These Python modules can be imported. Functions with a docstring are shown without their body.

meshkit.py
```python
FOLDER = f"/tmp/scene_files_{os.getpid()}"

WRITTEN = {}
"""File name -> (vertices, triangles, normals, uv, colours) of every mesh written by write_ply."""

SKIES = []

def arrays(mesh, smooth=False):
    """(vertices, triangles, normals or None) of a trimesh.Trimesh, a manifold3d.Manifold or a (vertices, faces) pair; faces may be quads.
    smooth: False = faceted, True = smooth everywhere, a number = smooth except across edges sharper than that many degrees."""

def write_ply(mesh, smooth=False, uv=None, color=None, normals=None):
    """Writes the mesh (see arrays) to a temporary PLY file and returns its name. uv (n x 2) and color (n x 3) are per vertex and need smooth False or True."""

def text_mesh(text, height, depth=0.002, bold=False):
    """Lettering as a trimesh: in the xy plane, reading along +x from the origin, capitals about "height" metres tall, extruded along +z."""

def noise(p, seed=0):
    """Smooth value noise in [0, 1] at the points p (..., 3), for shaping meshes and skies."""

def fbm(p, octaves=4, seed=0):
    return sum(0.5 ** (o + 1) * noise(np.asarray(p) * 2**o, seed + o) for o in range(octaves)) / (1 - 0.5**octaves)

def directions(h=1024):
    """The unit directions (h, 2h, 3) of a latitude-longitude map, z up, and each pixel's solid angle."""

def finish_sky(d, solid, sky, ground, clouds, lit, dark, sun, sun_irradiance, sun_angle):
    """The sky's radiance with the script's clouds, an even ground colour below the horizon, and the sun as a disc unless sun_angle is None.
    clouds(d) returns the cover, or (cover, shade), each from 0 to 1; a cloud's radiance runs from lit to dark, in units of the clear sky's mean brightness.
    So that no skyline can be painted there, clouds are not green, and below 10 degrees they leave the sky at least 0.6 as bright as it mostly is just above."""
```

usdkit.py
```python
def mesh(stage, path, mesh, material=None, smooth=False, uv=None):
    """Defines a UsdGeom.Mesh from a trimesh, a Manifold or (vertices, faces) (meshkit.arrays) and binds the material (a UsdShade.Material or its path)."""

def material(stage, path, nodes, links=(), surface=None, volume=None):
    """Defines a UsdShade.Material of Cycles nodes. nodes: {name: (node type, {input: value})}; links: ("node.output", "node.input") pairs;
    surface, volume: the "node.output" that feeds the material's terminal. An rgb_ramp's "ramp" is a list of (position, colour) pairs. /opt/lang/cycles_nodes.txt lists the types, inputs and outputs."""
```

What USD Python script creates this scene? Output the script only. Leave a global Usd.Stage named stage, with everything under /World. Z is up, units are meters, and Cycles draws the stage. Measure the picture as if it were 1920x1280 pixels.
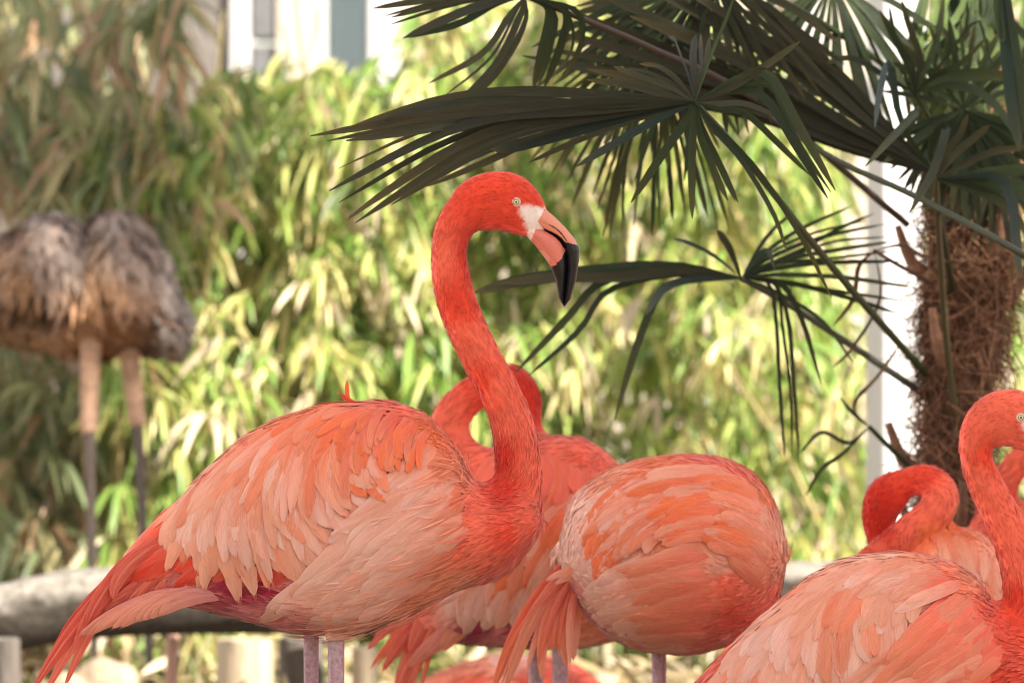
import math, random
import numpy as np, trimesh, usdkit
from meshkit import fbm, noise
from scipy import ndimage
from pxr import Usd, UsdGeom, UsdLux, UsdShade, Sdf, Gf, Vt

random.seed(7)
rng = np.random.default_rng(11)
stage = Usd.Stage.CreateInMemory()
UsdGeom.SetStageUpAxis(stage, 'Z'); UsdGeom.SetStageMetersPerUnit(stage, 1.0)
UsdGeom.Xform.Define(stage, '/World'); UsdGeom.Scope.Define(stage, '/World/Looks')

# ------------------------------------------------------------------ camera, sky, sun
F = 11200.0                       # focal length in pixels of the 1920 wide photograph (a 210 mm lens on 36 mm)
CAM = np.array([0, 0, 1.30]); PITCH = math.radians(1.34)
cam = UsdGeom.Camera.Define(stage, '/World/camera')
cam.CreateHorizontalApertureAttr(36.0); cam.CreateVerticalApertureAttr(24.0)
cam.CreateFocalLengthAttr(36.0 * F / 1920)
cam.CreateFStopAttr(6.3); cam.CreateFocusDistanceAttr(8.0)
cam.CreateExposureAttr(2.0)
cam.CreateClippingRangeAttr(Gf.Vec2f(0.1, 2000))
cam.AddTranslateOp().Set(Gf.Vec3d(*map(float, CAM))); cam.AddRotateXOp().Set(90 - math.degrees(PITCH))

SUN_EL = math.radians(38); SUN_XY = np.array([0.755, -0.656])
S = np.array([SUN_XY[0] * math.cos(SUN_EL), SUN_XY[1] * math.cos(SUN_EL), math.sin(SUN_EL)])
E1 = np.array([-SUN_XY[1], SUN_XY[0], 0]); E2 = np.cross(S, E1); E2 = E2 if E2[2] > 0 else -E2
dome = UsdLux.DomeLight.Define(stage, '/World/sky')
sky_m = usdkit.material(stage, '/World/Looks/sky', {
    'tc': ('texture_coordinate', {}),
    'sky': ('sky_texture', {'sky_type': 'single_scattering', 'sun_disc': False, 'sun_elevation': SUN_EL, 'sun_rotation': math.atan2(S[0], S[1])}),
    'mp': ('mapping', {'scale': (1.0, 1.0, 2.2)}),
    'cl': ('noise_texture', {'scale': 2.3, 'detail': 6, 'roughness': 0.55}),
    'rp': ('rgb_ramp', {'ramp': [(0.36, (0, 0, 0)), (0.56, (1, 1, 1))]}),
    'mx': ('mix', {'color2': (3.7, 3.15, 2.65)}),
    'bg': ('background_shader', {'strength': 0.11})},
    [('tc.generated', 'mp.vector'), ('mp.vector', 'cl.vector'), ('cl.fac', 'rp.fac'), ('rp.color', 'mx.fac'), ('sky.color', 'mx.color1'), ('mx.color', 'bg.color')], surface='bg.background')
UsdShade.MaterialBindingAPI.Apply(dome.GetPrim()).Bind(sky_m)
dome.GetPrim().SetCustomDataByKey('kind', 'structure')
sun = UsdLux.DistantLight.Define(stage, '/World/sun')
sun.CreateIntensityAttr(1.25); sun.CreateAngleAttr(0.55); sun.CreateNormalizeAttr(True); sun.CreateColorAttr(Gf.Vec3f(1.0, 0.93, 0.82))
_z = Gf.Rotation(Gf.Vec3d(0, 0, 1), Gf.Vec3d(*map(float, S)))
sun.AddOrientOp(UsdGeom.XformOp.PrecisionDouble).Set(Gf.Quatd(_z.GetQuat()))

# ------------------------------------------------------------------ helpers
def P(px, py, d):
    """The point in the vertical plane at distance d (along y) seen at a pixel of the photograph."""
    px, py = np.asarray(px, float), np.asarray(py, float)
    u, v = (px - 960) / F, -(py - 640) / F
    dy = math.cos(PITCH) + v * math.sin(PITCH); dz = -math.sin(PITCH) + v * math.cos(PITCH)
    k = d / dy
    return np.stack(np.broadcast_arrays(u * k, d + 0 * u, CAM[2] + dz * k), -1)

used = {}
def numbered(parent, name):
    k = (parent, name); n = used.get(k, -1) + 1; used[k] = n
    return f'{parent}/{name}' if n == 0 else f'{parent}/{name}_{n:03d}'

def path_of(x): return '/World' if x is None else (x if isinstance(x, str) else str(x.GetPath()))

def tag(p, label=None, cat=None, group=None, kind=None):
    p = p.GetPrim()
    for k, v in (('label', label), ('category', cat), ('group', group), ('kind', kind)):
        if v: p.SetCustomDataByKey(k, v)
    return p

def obj(name, mesh, mat, parent=None, smooth=False, uv=None, tint=None, kind=None, normals=None):
    path = numbered(path_of(parent), name)
    m = usdkit.mesh(stage, path, mesh, mat, smooth=smooth, uv=uv)
    if tint is not None:
        UsdGeom.PrimvarsAPI(m).CreatePrimvar('tint', Sdf.ValueTypeNames.Color3fArray, 'vertex').Set(Vt.Vec3fArray.FromNumpy(np.asarray(tint, np.float32)))
    if normals is not None:
        m.CreateNormalsAttr(Vt.Vec3fArray.FromNumpy(np.asarray(normals, np.float32))); m.SetNormalsInterpolation('vertex')
    p = m.GetPrim()
    if kind: p.SetCustomDataByKey('kind', kind)
    return p

def thing(name, label, cat, loc=(0, 0, 0), group=None):
    x = UsdGeom.Xform.Define(stage, numbered('/World', name)); x.AddTranslateOp().Set(Gf.Vec3d(*map(float, loc)))
    return tag(x.GetPrim(), label, cat, group)

def group_of(name, parent):
    return UsdGeom.Xform.Define(stage, numbered(path_of(parent), name)).GetPrim()

def spline(pts, n):
    """Catmull-Rom through rows of numbers, n samples."""
    p = np.asarray(pts, float)
    if len(p) == 2: return p[0] + np.linspace(0, 1, n)[:, None] * (p[1] - p[0])
    q = np.vstack([2 * p[0] - p[1], p, 2 * p[-1] - p[-2]])
    t = np.linspace(0, len(p) - 1 - 1e-9, n); i = t.astype(int); f = (t - i)[:, None]
    a, b, c, d = q[i], q[i + 1], q[i + 2], q[i + 3]
    return 0.5 * (2 * b + (c - a) * f + (2 * a - 5 * b + 4 * c - d) * f**2 + (3 * b - a - 3 * c + d) * f**3)

def along(pts, u):
    p = np.asarray(pts, float); x = np.clip(u, 0, 1) * (len(p) - 1); i = min(int(x), len(p) - 2); f = x - i
    return p[i] * (1 - f) + p[i + 1] * f

def tube(path, radii, sides=10, cap=True):
    p = np.asarray(path, float); r = np.broadcast_to(radii, (len(p),)).astype(float)
    t = np.gradient(p, axis=0); t /= np.linalg.norm(t, axis=1, keepdims=True) + 1e-12
    ref = np.array([0, 0, 1.0]) if abs(t[:, 2]).mean() < 0.8 else np.array([0, 1.0, 0])
    a = np.cross(t, ref); a /= np.linalg.norm(a, axis=1, keepdims=True) + 1e-12
    b = np.cross(t, a); an = np.arange(sides) * 2 * np.pi / sides
    v = (p[:, None] + r[:, None, None] * (np.cos(an)[None, :, None] * a[:, None] + np.sin(an)[None, :, None] * b[:, None])).reshape(-1, 3)
    i, j = np.meshgrid(np.arange(len(p) - 1), np.arange(sides), indexing='ij')
    k = (j + 1) % sides
    q = np.stack([i * sides + j, i * sides + k, (i + 1) * sides + k, (i + 1) * sides + j], -1).reshape(-1, 4)
    f = np.vstack([q[:, [0, 1, 2]], q[:, [0, 2, 3]]])
    if cap:
        n = len(v); v = np.vstack([v, p[0], p[-1]]); s = np.arange(sides); e = (len(p) - 1) * sides
        f = np.vstack([f, np.stack([(s + 1) % sides, s, np.full(sides, n)], 1), np.stack([e + s, e + (s + 1) % sides, np.full(sides, n + 1)], 1)])
    return v, f

def join(parts):
    vs, fs, n = [], [], 0
    for v, f in parts: vs.append(v); fs.append(np.asarray(f) + n); n += len(v)
    return np.vstack(vs), np.vstack(fs)

def box(x0, x1, y0, y1, z0, z1, ch=0.004):
    """A box with chamfered edges."""
    m = trimesh.creation.box(extents=(x1 - x0, y1 - y0, z1 - z0)); c = np.array([(x0 + x1) / 2, (y0 + y1) / 2, (z0 + z1) / 2])
    h = np.array([x1 - x0, y1 - y0, z1 - z0]) / 2; v = []
    for s in np.ndindex(2, 2, 2):
        sg = np.array(s) * 2 - 1
        for k in range(3):
            o = np.full(3, -ch); o[k] = 0; v.append(sg * (h + o))
    return trimesh.convex.convex_hull(np.array(v) + c)

def surface_nets(f, org, h):
    """The zero surface of the samples f (negative inside) on a grid: (vertices, quads as triangles)."""
    s = f < 0; nx, ny, nz = f.shape
    acc = np.zeros((nx - 1, ny - 1, nz - 1, 3), np.float32); cnt = np.zeros((nx - 1, ny - 1, nz - 1), np.float32)
    C = [(i, j, k) for i in (0, 1) for j in (0, 1) for k in (0, 1)]
    sub = lambda a, c: a[c[0]:nx - 1 + c[0], c[1]:ny - 1 + c[1], c[2]:nz - 1 + c[2]]
    for a in C:
        for ax in range(3):
            if a[ax]: continue
            b = list(a); b[ax] = 1
            fa, fb = sub(f, a), sub(f, b); cr = (fa < 0) != (fb < 0)
            t = np.where(cr, fa / np.where(cr, fa - fb, 1), 0)
            for d in range(3): acc[..., d] += np.where(cr, a[d] + (t if d == ax else 0), 0)
            cnt += cr
    on = cnt > 0; idx = np.full(on.shape, -1, np.int64); idx[on] = np.arange(on.sum())
    ijk = np.argwhere(on); v = (ijk + acc[on] / cnt[on][:, None]) * h + org
    F_ = []
    for ax in range(3):
        o = [x for x in range(3) if x != ax]
        sl0 = [slice(1, -1)] * 3; sl0[ax] = slice(0, -1); sl1 = list(sl0); sl1[ax] = slice(1, None)
        a, b = s[tuple(sl0)], s[tuple(sl1)]
        for flip in (False, True):
            e = np.argwhere(a & ~b if not flip else ~a & b)
            if not len(e): continue
            base = e.copy(); base[:, o[0]] += 1; base[:, o[1]] += 1
            def at(d0, d1):
                q = base.copy(); q[:, o[0]] += d0; q[:, o[1]] += d1
                return idx[q[:, 0], q[:, 1], q[:, 2]]
            q = np.stack([at(-1, -1), at(0, -1), at(0, 0), at(-1, 0)], 1)
            if flip ^ (ax == 1): q = q[:, ::-1]
            F_.append(q)
    q = np.vstack(F_)
    return v, np.vstack([q[:, [0, 1, 2]], q[:, [0, 2, 3]]])

def poly_sd(poly, x, z):
    """Signed distance (positive inside) to a polygon for points x, z."""
    p = np.asarray(poly, float); q = np.roll(p, -1, 0); d = np.full(x.shape, 1e9); ins = np.zeros(x.shape, bool)
    for (ax, az), (bx, bz) in zip(p, q):
        ex, ez = bx - ax, bz - az; wx, wz = x - ax, z - az
        t = np.clip((wx * ex + wz * ez) / (ex * ex + ez * ez + 1e-15), 0, 1)
        d = np.minimum(d, np.hypot(wx - ex * t, wz - ez * t))
        c = (az > z) != (bz > z)
        ins ^= c & (x < (bx - ax) * (z - az) / (bz - az + 1e-15) + ax)
    return np.where(ins, d, -d)

def pillow(poly_px, d, thick, round_px, h, yoff=0.0):
    """A rounded solid whose side view is the polygon (pixels at distance d)."""
    w = P(*np.array(poly_px, float).T, d); pl = w[:, [0, 2]]; r = round_px * d / F
    lo = pl.min(0) - 3 * h; hi = pl.max(0) + 3 * h
    xs, ys, zs = np.arange(lo[0], hi[0], h), np.arange(-thick - 3 * h, thick + 3.5 * h, h), np.arange(lo[1], hi[1], h)
    X, Z = np.meshgrid(xs, zs, indexing='ij'); sd = poly_sd(pl, X, Z)
    t = np.where(sd > 0, thick * np.sqrt(np.clip(1 - (1 - np.clip(sd / r, 0, 1))**2, 0, 1)), sd)
    f = np.abs(ys)[None, :, None] - t[:, None, :]
    v, fc = surface_nets(f.astype(np.float32), np.array([xs[0], ys[0], zs[0]]), h)
    v[:, 1] += d + yoff
    return v, fc

def to_px(v):
    """Pixels of world points (only used to look up colours of a bird's plumage in its own side view)."""
    d = v - CAM; y = d[:, 1] * math.cos(PITCH) - d[:, 2] * math.sin(PITCH); z = d[:, 1] * math.sin(PITCH) + d[:, 2] * math.cos(PITCH)
    return np.stack([960 + F * d[:, 0] / y, 640 - F * z / y], 1)

def smoothed(v, f, n=6):
    from scipy.sparse import coo_matrix
    e = np.vstack([f[:, [0, 1]], f[:, [1, 2]], f[:, [2, 0]]]); e = np.vstack([e, e[:, ::-1]])
    A = coo_matrix((np.ones(len(e)), (e[:, 0], e[:, 1])), shape=(len(v), len(v))).tocsr(); A.data[:] = 1
    dg = np.maximum(np.asarray(A.sum(1)), 1); v = np.array(v, float)
    for k in range(n):
        for lam in (0.5, -0.52): v = v + lam * (A @ v / dg - v)
    return v, f

# ------------------------------------------------------------------ materials
def M(name, nodes, links, surface='p.BSDF'): return usdkit.material(stage, f'/World/Looks/{name}', nodes, links, surface=surface)

def plain(name, col, rough=0.6, var=0.25, scale=8.0, bump=0.3, bscale=40.0, spec=0.4, dist=0.01):
    c = np.array(col)
    return M(name, {'tc': ('texture_coordinate', {}), 'n': ('noise_texture', {'scale': scale, 'detail': 5, 'roughness': 0.6}),
        'r': ('rgb_ramp', {'ramp': [(0.25, tuple(c * (1 - var))), (0.75, tuple(np.minimum(c * (1 + var), 0.95)))]}),
        'b': ('noise_texture', {'scale': bscale, 'detail': 4}), 'bu': ('bump', {'strength': bump, 'distance': dist}),
        'p': ('principled_bsdf', {'roughness': rough, 'specular_ior_level': spec})},
        [('tc.object', 'n.vector'), ('tc.object', 'b.vector'), ('n.fac', 'r.fac'), ('r.color', 'p.base_color'), ('b.fac', 'bu.height'), ('bu.normal', 'p.normal')])

def tinted(name, rough=0.6, trans=0.0, streak=(0, 0), amount=0.2, spec=0.3, bump=0.0, sheen=0.0, nscale=60.0, coat=0.0):
    """Base colour from the mesh's own tint; streak: noise drawn out along the feather's barbs or the leaf's veins (st)."""
    nodes = {'a': ('attribute', {'attribute': 'tint'}), 'p': ('principled_bsdf', {'roughness': rough, 'specular_ior_level': spec, 'sheen_weight': sheen, 'sheen_roughness': 0.5, 'coat_weight': coat})}
    links = []
    if streak[0]:
        nodes |= {'uv': ('uvmap', {'attribute': 'st'}), 'mp': ('mapping', {'scale': (streak[0], streak[1], 1)})}
        links += [('uv.UV', 'mp.vector')]; src = 'mp.vector'; nscale = 1.0
    else:
        nodes |= {'tc': ('texture_coordinate', {})}; src = 'tc.object'
    nodes |= {'n': ('noise_texture', {'scale': nscale, 'detail': 3, 'roughness': 0.6}), 'r': ('rgb_ramp', {'ramp': [(0.25, (1 - amount,) * 3), (0.75, (1 + amount,) * 3)]}),
              'm': ('mix', {'mix_type': 'multiply', 'fac': 1.0})}
    links += [(src, 'n.vector'), ('n.fac', 'r.fac'), ('a.color', 'm.color1'), ('r.color', 'm.color2'), ('m.color', 'p.base_color')]
    if bump:
        nodes['bu'] = ('bump', {'strength': bump, 'distance': 0.002}); links += [('n.fac', 'bu.height'), ('bu.normal', 'p.normal')]
    if not trans: return M(name, nodes, links)
    nodes |= {'t': ('translucent_bsdf', {}), 'mc': ('mix_closure', {'fac': trans})}
    links += [('m.color', 't.color'), ('p.BSDF', 'mc.closure1'), ('t.BSDF', 'mc.closure2')]
    return M(name, nodes, links, 'mc.closure')

FEATHER = tinted('feather', 0.6, 0.18, (500, 0.8), 0.16, 0.25, 0.35, 0.15)
DOWN = tinted('down', 0.75, 0.12, (0, 0), 0.10, 0.15, 0, 0.2, 90)
SKIN = tinted('plumage_skin', 0.8, 0.0, (0, 0), 0.10, 0.15, 0.12, 0.2, 140)
HORN = tinted('horn', 0.3, 0.0, (0, 0), 0.08, 0.3, 0.12, 0, 260)
LEGM = tinted('leg_scales', 0.55, 0.0, (0, 0), 0.35, 0.4, 0.9, 0, 170)
LEAF = tinted('bamboo_leaf', 0.42, 0.42, (14, 60), 0.18, 0.45, 0.0)
FROND = tinted('palm_leaflet', 0.42, 0.3, (5, 40), 0.42, 0.32, 0.8)
FIBRE = tinted('palm_fibre', 0.85, 0.0, (0, 0), 0.35, 0.1, 0, 0, 60)
RHEAF = tinted('shaggy_feather', 0.85, 0.1, (300, 0.8), 0.3, 0.1)
EYE = plain('eye_cream', (0.72, 0.62, 0.38), 0.2, 0.1, 60, 0)
RING = plain('eye_ring', (0.16, 0.13, 0.08), 0.3, 0.1, 60, 0)
PUPIL = plain('pupil_black', (0.012, 0.011, 0.01), 0.08, 0.05, 60, 0, spec=0.6)
SAND = plain('sandy_soil', (0.15, 0.115, 0.08), 0.95, 0.3, 2.5, 0.8, 30, 0.1, 0.03)
STONE = plain('tan_stone', (0.30, 0.23, 0.16), 0.9, 0.3, 9, 0.8, 40, 0.2, 0.01)
WHITE = plain('white_paint', (0.46, 0.455, 0.45), 0.55, 0.06, 3, 0.15, 60)
GREYW = plain('grey_stucco', (0.12, 0.12, 0.125), 0.9, 0.15, 12, 0.8, 90, 0.2, 0.006)
CREAM = plain('cream_plaster', (0.44, 0.39, 0.32), 0.8, 0.12, 5, 0.3, 60, 0.2)
DARKW = plain('dark_timber_wall', (0.13, 0.115, 0.105), 0.8, 0.2, 4, 0.4, 40, 0.2)
BARK = plain('bark', (0.10, 0.07, 0.05), 0.9, 0.4, 20, 0.9, 50, 0.15, 0.02)
GLASS = M('window_pane', {'fr': ('fresnel', {'IOR': 1.5}), 'g': ('glossy_bsdf', {'color': (0.9, 0.93, 0.95), 'roughness': 0.04}), 't': ('transparent_bsdf', {'color': (0.85, 0.9, 0.92)}), 'm': ('mix_closure', {})},
          [('fr.fac', 'm.fac'), ('t.BSDF', 'm.closure1'), ('g.BSDF', 'm.closure2')], 'm.closure')

def wood(name, c0, c1, axis=(1.2, 14, 14)):
    return M(name, {'tc': ('texture_coordinate', {}), 'mp': ('mapping', {'scale': axis}), 'n': ('noise_texture', {'scale': 3, 'detail': 6, 'roughness': 0.65, 'distortion': 0.4}),
        'r': ('rgb_ramp', {'ramp': [(0.28, c0), (0.7, c1)]}), 'bu': ('bump', {'strength': 0.7, 'distance': 0.006}), 'p': ('principled_bsdf', {'roughness': 0.85, 'specular_ior_level': 0.2})},
        [('tc.object', 'mp.vector'), ('mp.vector', 'n.vector'), ('n.fac', 'r.fac'), ('r.color', 'p.base_color'), ('n.fac', 'bu.height'), ('bu.normal', 'p.normal')])
LOGW = tinted('weathered_log', 0.9, 0, (0, 0), 0.5, 0.15, 0.9, 0, 60)
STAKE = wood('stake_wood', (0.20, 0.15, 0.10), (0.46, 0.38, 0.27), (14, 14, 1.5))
STAKED = wood('grey_shaded_stake_wood', (0.06, 0.05, 0.042), (0.14, 0.12, 0.105), (14, 14, 1.5))

# ------------------------------------------------------------------ ground
def ground_z(x, y):
    y = np.asarray(y, float); t = np.clip((y - 9.6) / 1.8, 0, 1)
    return 0.22 * t * t * (3 - 2 * t) + 0 * np.asarray(x, float)
gx = np.unique(np.concatenate([np.linspace(-4, 4, 81), np.geomspace(4, 400, 22), -np.geomspace(4, 400, 22)]))
gy = np.unique(np.concatenate([np.linspace(4, 20, 161), -np.geomspace(0.3, 400, 26) + 4, np.geomspace(0.5, 400, 26) + 20]))
GX, GY = np.meshgrid(gx, gy, indexing='ij')
GZ = ground_z(GX, GY) + 0.02 * (fbm(np.stack([GX * 1.7, GY * 1.7, 0 * GX], -1), 4, 3) - 0.5)
gi, gj = np.meshgrid(np.arange(len(gx) - 1), np.arange(len(gy) - 1), indexing='ij'); n_ = len(gy)
gq = np.stack([gi * n_ + gj, (gi + 1) * n_ + gj, (gi + 1) * n_ + gj + 1, gi * n_ + gj + 1], -1).reshape(-1, 4)
tag(obj('ground', (np.stack([GX, GY, GZ], -1).reshape(-1, 3), gq), SAND, smooth=True), 'sandy bare soil of the bird enclosure', None, None, 'structure')

# ------------------------------------------------------------------ house behind the hedge
HD = 17.0
def hx(px): return P(px, 300, HD)[0]
house = thing('house', 'pale house wall with white pillars and a window behind the bamboo', 'house', (0, HD, 0))
def hbox(name, px0, px1, y0, y1, z0, z1, mat, parent=house, ch=0.004):
    return obj(name, box(hx(px0), hx(px1), y0, y1, z0, z1, ch), mat, parent)
hbox('wall', -900, 428, 0.06, 0.3, -0.1, 3.4, DARKW)
hbox('wall', 1540, 2900, 0.06, 0.3, -0.1, 3.4, CREAM)
for px0, px1 in ((428, 466), (704, 746), (1500, 1538)):
    hbox('pillar', px0, px1, 0.03, 0.14, -0.1, 3.3, WHITE, ch=0.008)
zb = [0.0, 0.31, 0.62, 0.93, 1.24, 1.55, 1.76, 2.07, 2.38, 2.69]
for a, b in zip(zb[:-1], zb[1:]): hbox('stone_block', 468, 516, 0.05 + 0.01 * rng.random(), 0.3, a, b - 0.012, GREYW, ch=0.008)
hbox('panel', 518, 598, 0.04, 0.3, -0.1, 3.3, CREAM)
w_ = obj('window', join([(m.vertices, m.faces) for m in (box(hx(600), hx(612), 0.036, 0.1, 0.3, 2.9), box(hx(690), hx(702), 0.036, 0.1, 0.3, 2.9), box(hx(612.5), hx(689.5), 0.04, 0.095, 0.3, 0.36), box(hx(612.5), hx(689.5), 0.04, 0.095, 2.84, 2.9))]), WHITE, house)
obj('pane', box(hx(612.6), hx(689.4), 0.045, 0.052, 0.362, 2.838, 0.001), GLASS, w_)
obj('curtain', trimesh.Trimesh(*[np.array(x) for x in (lambda xs: (np.vstack([np.stack([xs, 0.062 + 0.004 * np.sin(xs * 120), np.full(len(xs), z)], 1) for z in (0.3, 2.9)]), np.vstack([[[i, i + 1, i + 1 + len(xs)], [i, i + 1 + len(xs), i + len(xs)]] for i in range(len(xs) - 1)]) if False else np.array([t for i in range(len(xs) - 1) for t in ((i, i + 1, i + 1 + len(xs)), (i, i + 1 + len(xs), i + len(xs)))])))(np.linspace(hx(600), hx(702), 60))], process=False), plain('pale_curtain', (0.74, 0.78, 0.78), 0.9, 0.05, 6, 0), w_)
hbox('wall', 746.5, 1499.5, 0.1, 0.3, -0.1, 3.4, CREAM)
hbox('roof', -900, 2900, -0.7, 0.6, 3.41, 3.55, DARKW)

pD = 12.35
pst = P(1680, 600, pD)
post = thing('white_post', 'tall square white painted post behind the palm trunk', 'post', (pst[0], pD, 0.2))
rot = trimesh.transformations.rotation_matrix(math.radians(20), [0, 0, 1])
def prot(m): m = m.copy(); m.apply_transform(rot); return m
obj('shaft', prot(box(-0.048, 0.048, -0.048, 0.048, 0.03, 2.6, 0.004)), WHITE, post)
obj('cap', prot(box(-0.065, 0.065, -0.065, 0.065, 2.602, 2.66, 0.01)), WHITE, post)
obj('foot_plate', prot(box(-0.07, 0.07, -0.07, 0.07, -0.03, 0.028, 0.006)), WHITE, post)

# ------------------------------------------------------------------ added unseen trees right of the camera, crowns shaped to shade the birds
def at_sun(a, b, t): return a * E1 + b * E2 + t * S
def leaf_cards(centres, normals_seed, size, r):
    """Small folded leaves at the centres."""
    n = len(centres); g = np.random.default_rng(normals_seed)
    d = g.normal(size=(n, 3)); d[:, 2] -= 0.4; d /= np.linalg.norm(d, axis=1, keepdims=True)
    w = np.cross(d, g.normal(size=(n, 3))); w /= np.linalg.norm(w, axis=1, keepdims=True)
    s = size * g.uniform(0.7, 1.3, (n, 1)); u = np.cross(d, w)
    v = np.stack([centres, centres + d * s * 0.5 + w * s * 0.28 + u * s * 0.07, centres + d * s, centres + d * s * 0.5 - w * s * 0.28 + u * s * 0.07], 1).reshape(-1, 3)
    k = np.arange(n)[:, None] * 4
    return v, np.vstack([k + [0, 1, 2], k + [0, 2, 3]])

def added_shade_tree(label, centre, radii, n, seed, size=0.16, floor=None):
    """floor: (b, e1 range): no leaf whose shade would fall above b in the sun's own coordinates, a rim set by the wanted shade."""
    g = np.random.default_rng(seed); c = np.asarray(centre, float)
    t = thing('added_shade_tree', label, 'tree', (c[0], c[1], 0))
    q = g.normal(size=(n, 3)); q /= np.linalg.norm(q, axis=1, keepdims=True)
    q *= (g.random((n, 1)) ** 0.45)
    lump = 0.85 + 0.3 * noise(q * 2.5 + 5, seed)[:, None]
    a = q * lump
    off = a[:, :1] * radii[0] * E1 + a[:, 1:2] * radii[1] * E2 + a[:, 2:3] * radii[2] * S
    pts = c * [0, 0, 1] + off
    v, f = leaf_cards(pts, seed + 1, size, 1)
    tt = np.repeat(g.uniform(0.7, 1.3, (n, 1)) * np.array([[0.05, 0.09, 0.025]]), 4, 0)
    top = c[2]
    obj('trunk', tube(spline([(0.2, 0.1, -0.1), (0.08, 0.0, top * 0.35), (0, 0, top * 0.75), (0.05, 0, top)], 14), np.linspace(0.2, 0.05, 14), 12), BARK, t, True)
    for k in range(7):
        e = pts[g.integers(n)]; b0 = np.array([0, 0, top * g.uniform(0.55, 0.8)])
        obj('limb', tube(spline([b0, (b0 + e) / 2 + [0, 0, 0.2], e], 8), np.linspace(0.07, 0.015, 8), 8), BARK, t, True)
    obj('crown', (v, f), tinted_leaf, t, tint=tt)
tinted_leaf = tinted('tree_leaf', 0.5, 0.25, (0, 0), 0.2, 0.4, 0, 0, 30)
added_shade_tree('added unseen tree, broad crown placed to shade the birds and palm', at_sun(6.3, 3.5, 6.0), (2.0, 1.55, 1.0), 21000, 21)
added_shade_tree('added unseen tree farther right, placed to shade the rhea and left bamboo', at_sun(8.6, 7.15, 7.0), (1.0, 1.05, 0.9), 4200, 22)

# ------------------------------------------------------------------ log rail, stakes, stones
LD = 11.0
def log_at(ax, top, dd=0.0, r=0.066): p = P(ax, top, LD + dd); return p[0], LD + dd, p[2] - r
def make_log(name, label, ends, radii, mat, group='logs of the rail behind the flamingos'):
    pts = spline(np.array(ends), 40); r0 = np.interp(np.linspace(0, 1, 40), np.linspace(0, 1, len(radii)), radii)
    loc = np.array([pts[0, 0], pts[0, 1], 0]); t = thing(name, label, 'log', loc, group)
    v, f = tube(pts - loc, r0, 22); n = 40 * 22
    mid = np.repeat(pts - loc, 22, 0); dirv = v[:n] - mid
    bump = 1 + 0.30 * (fbm(np.stack([v[:n, 0] * 3, v[:n, 1] * 14, v[:n, 2] * 14], -1) + loc, 4, 5) - 0.5) * 2
    flat = np.clip(dirv[:, 2] / 0.066, -1, 1)
    dirv = dirv * bump[:, None]; dirv[:, 2] = np.minimum(dirv[:, 2], 0.05 + 0.006 * noise(v[:n] * 40, 3))      # flattened along the top
    v[:n] = mid + dirv
    nz = trimesh.Trimesh(v, f, process=False).vertex_normals[:, 2]; lit_top = np.clip((nz - 0.22 + 0.35 * (fbm(v * [8, 30, 30] + loc, 3, 7) - 0.5)) / 0.08, 0, 1)[:, None]
    obj('log_body', (v, f), mat, t, True, tint=np.array([[0.034, 0.028, 0.022]]) * (1 - lit_top) + np.array([[0.155, 0.14, 0.12]]) * lit_top)  # pale lit top and dark shaded front are painted into the tint
    return t
make_log('log_rail', 'thick weathered grey log lying across behind the flamingos', [log_at(-260, 1120), log_at(0, 1085), log_at(190, 1052, 0.05), log_at(480, 1058, 0.1), log_at(800, 1065, 0.1), log_at(1150, 1052, 0.1)], [0.068, 0.07, 0.068, 0.066, 0.064, 0.06], LOGW)
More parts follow.
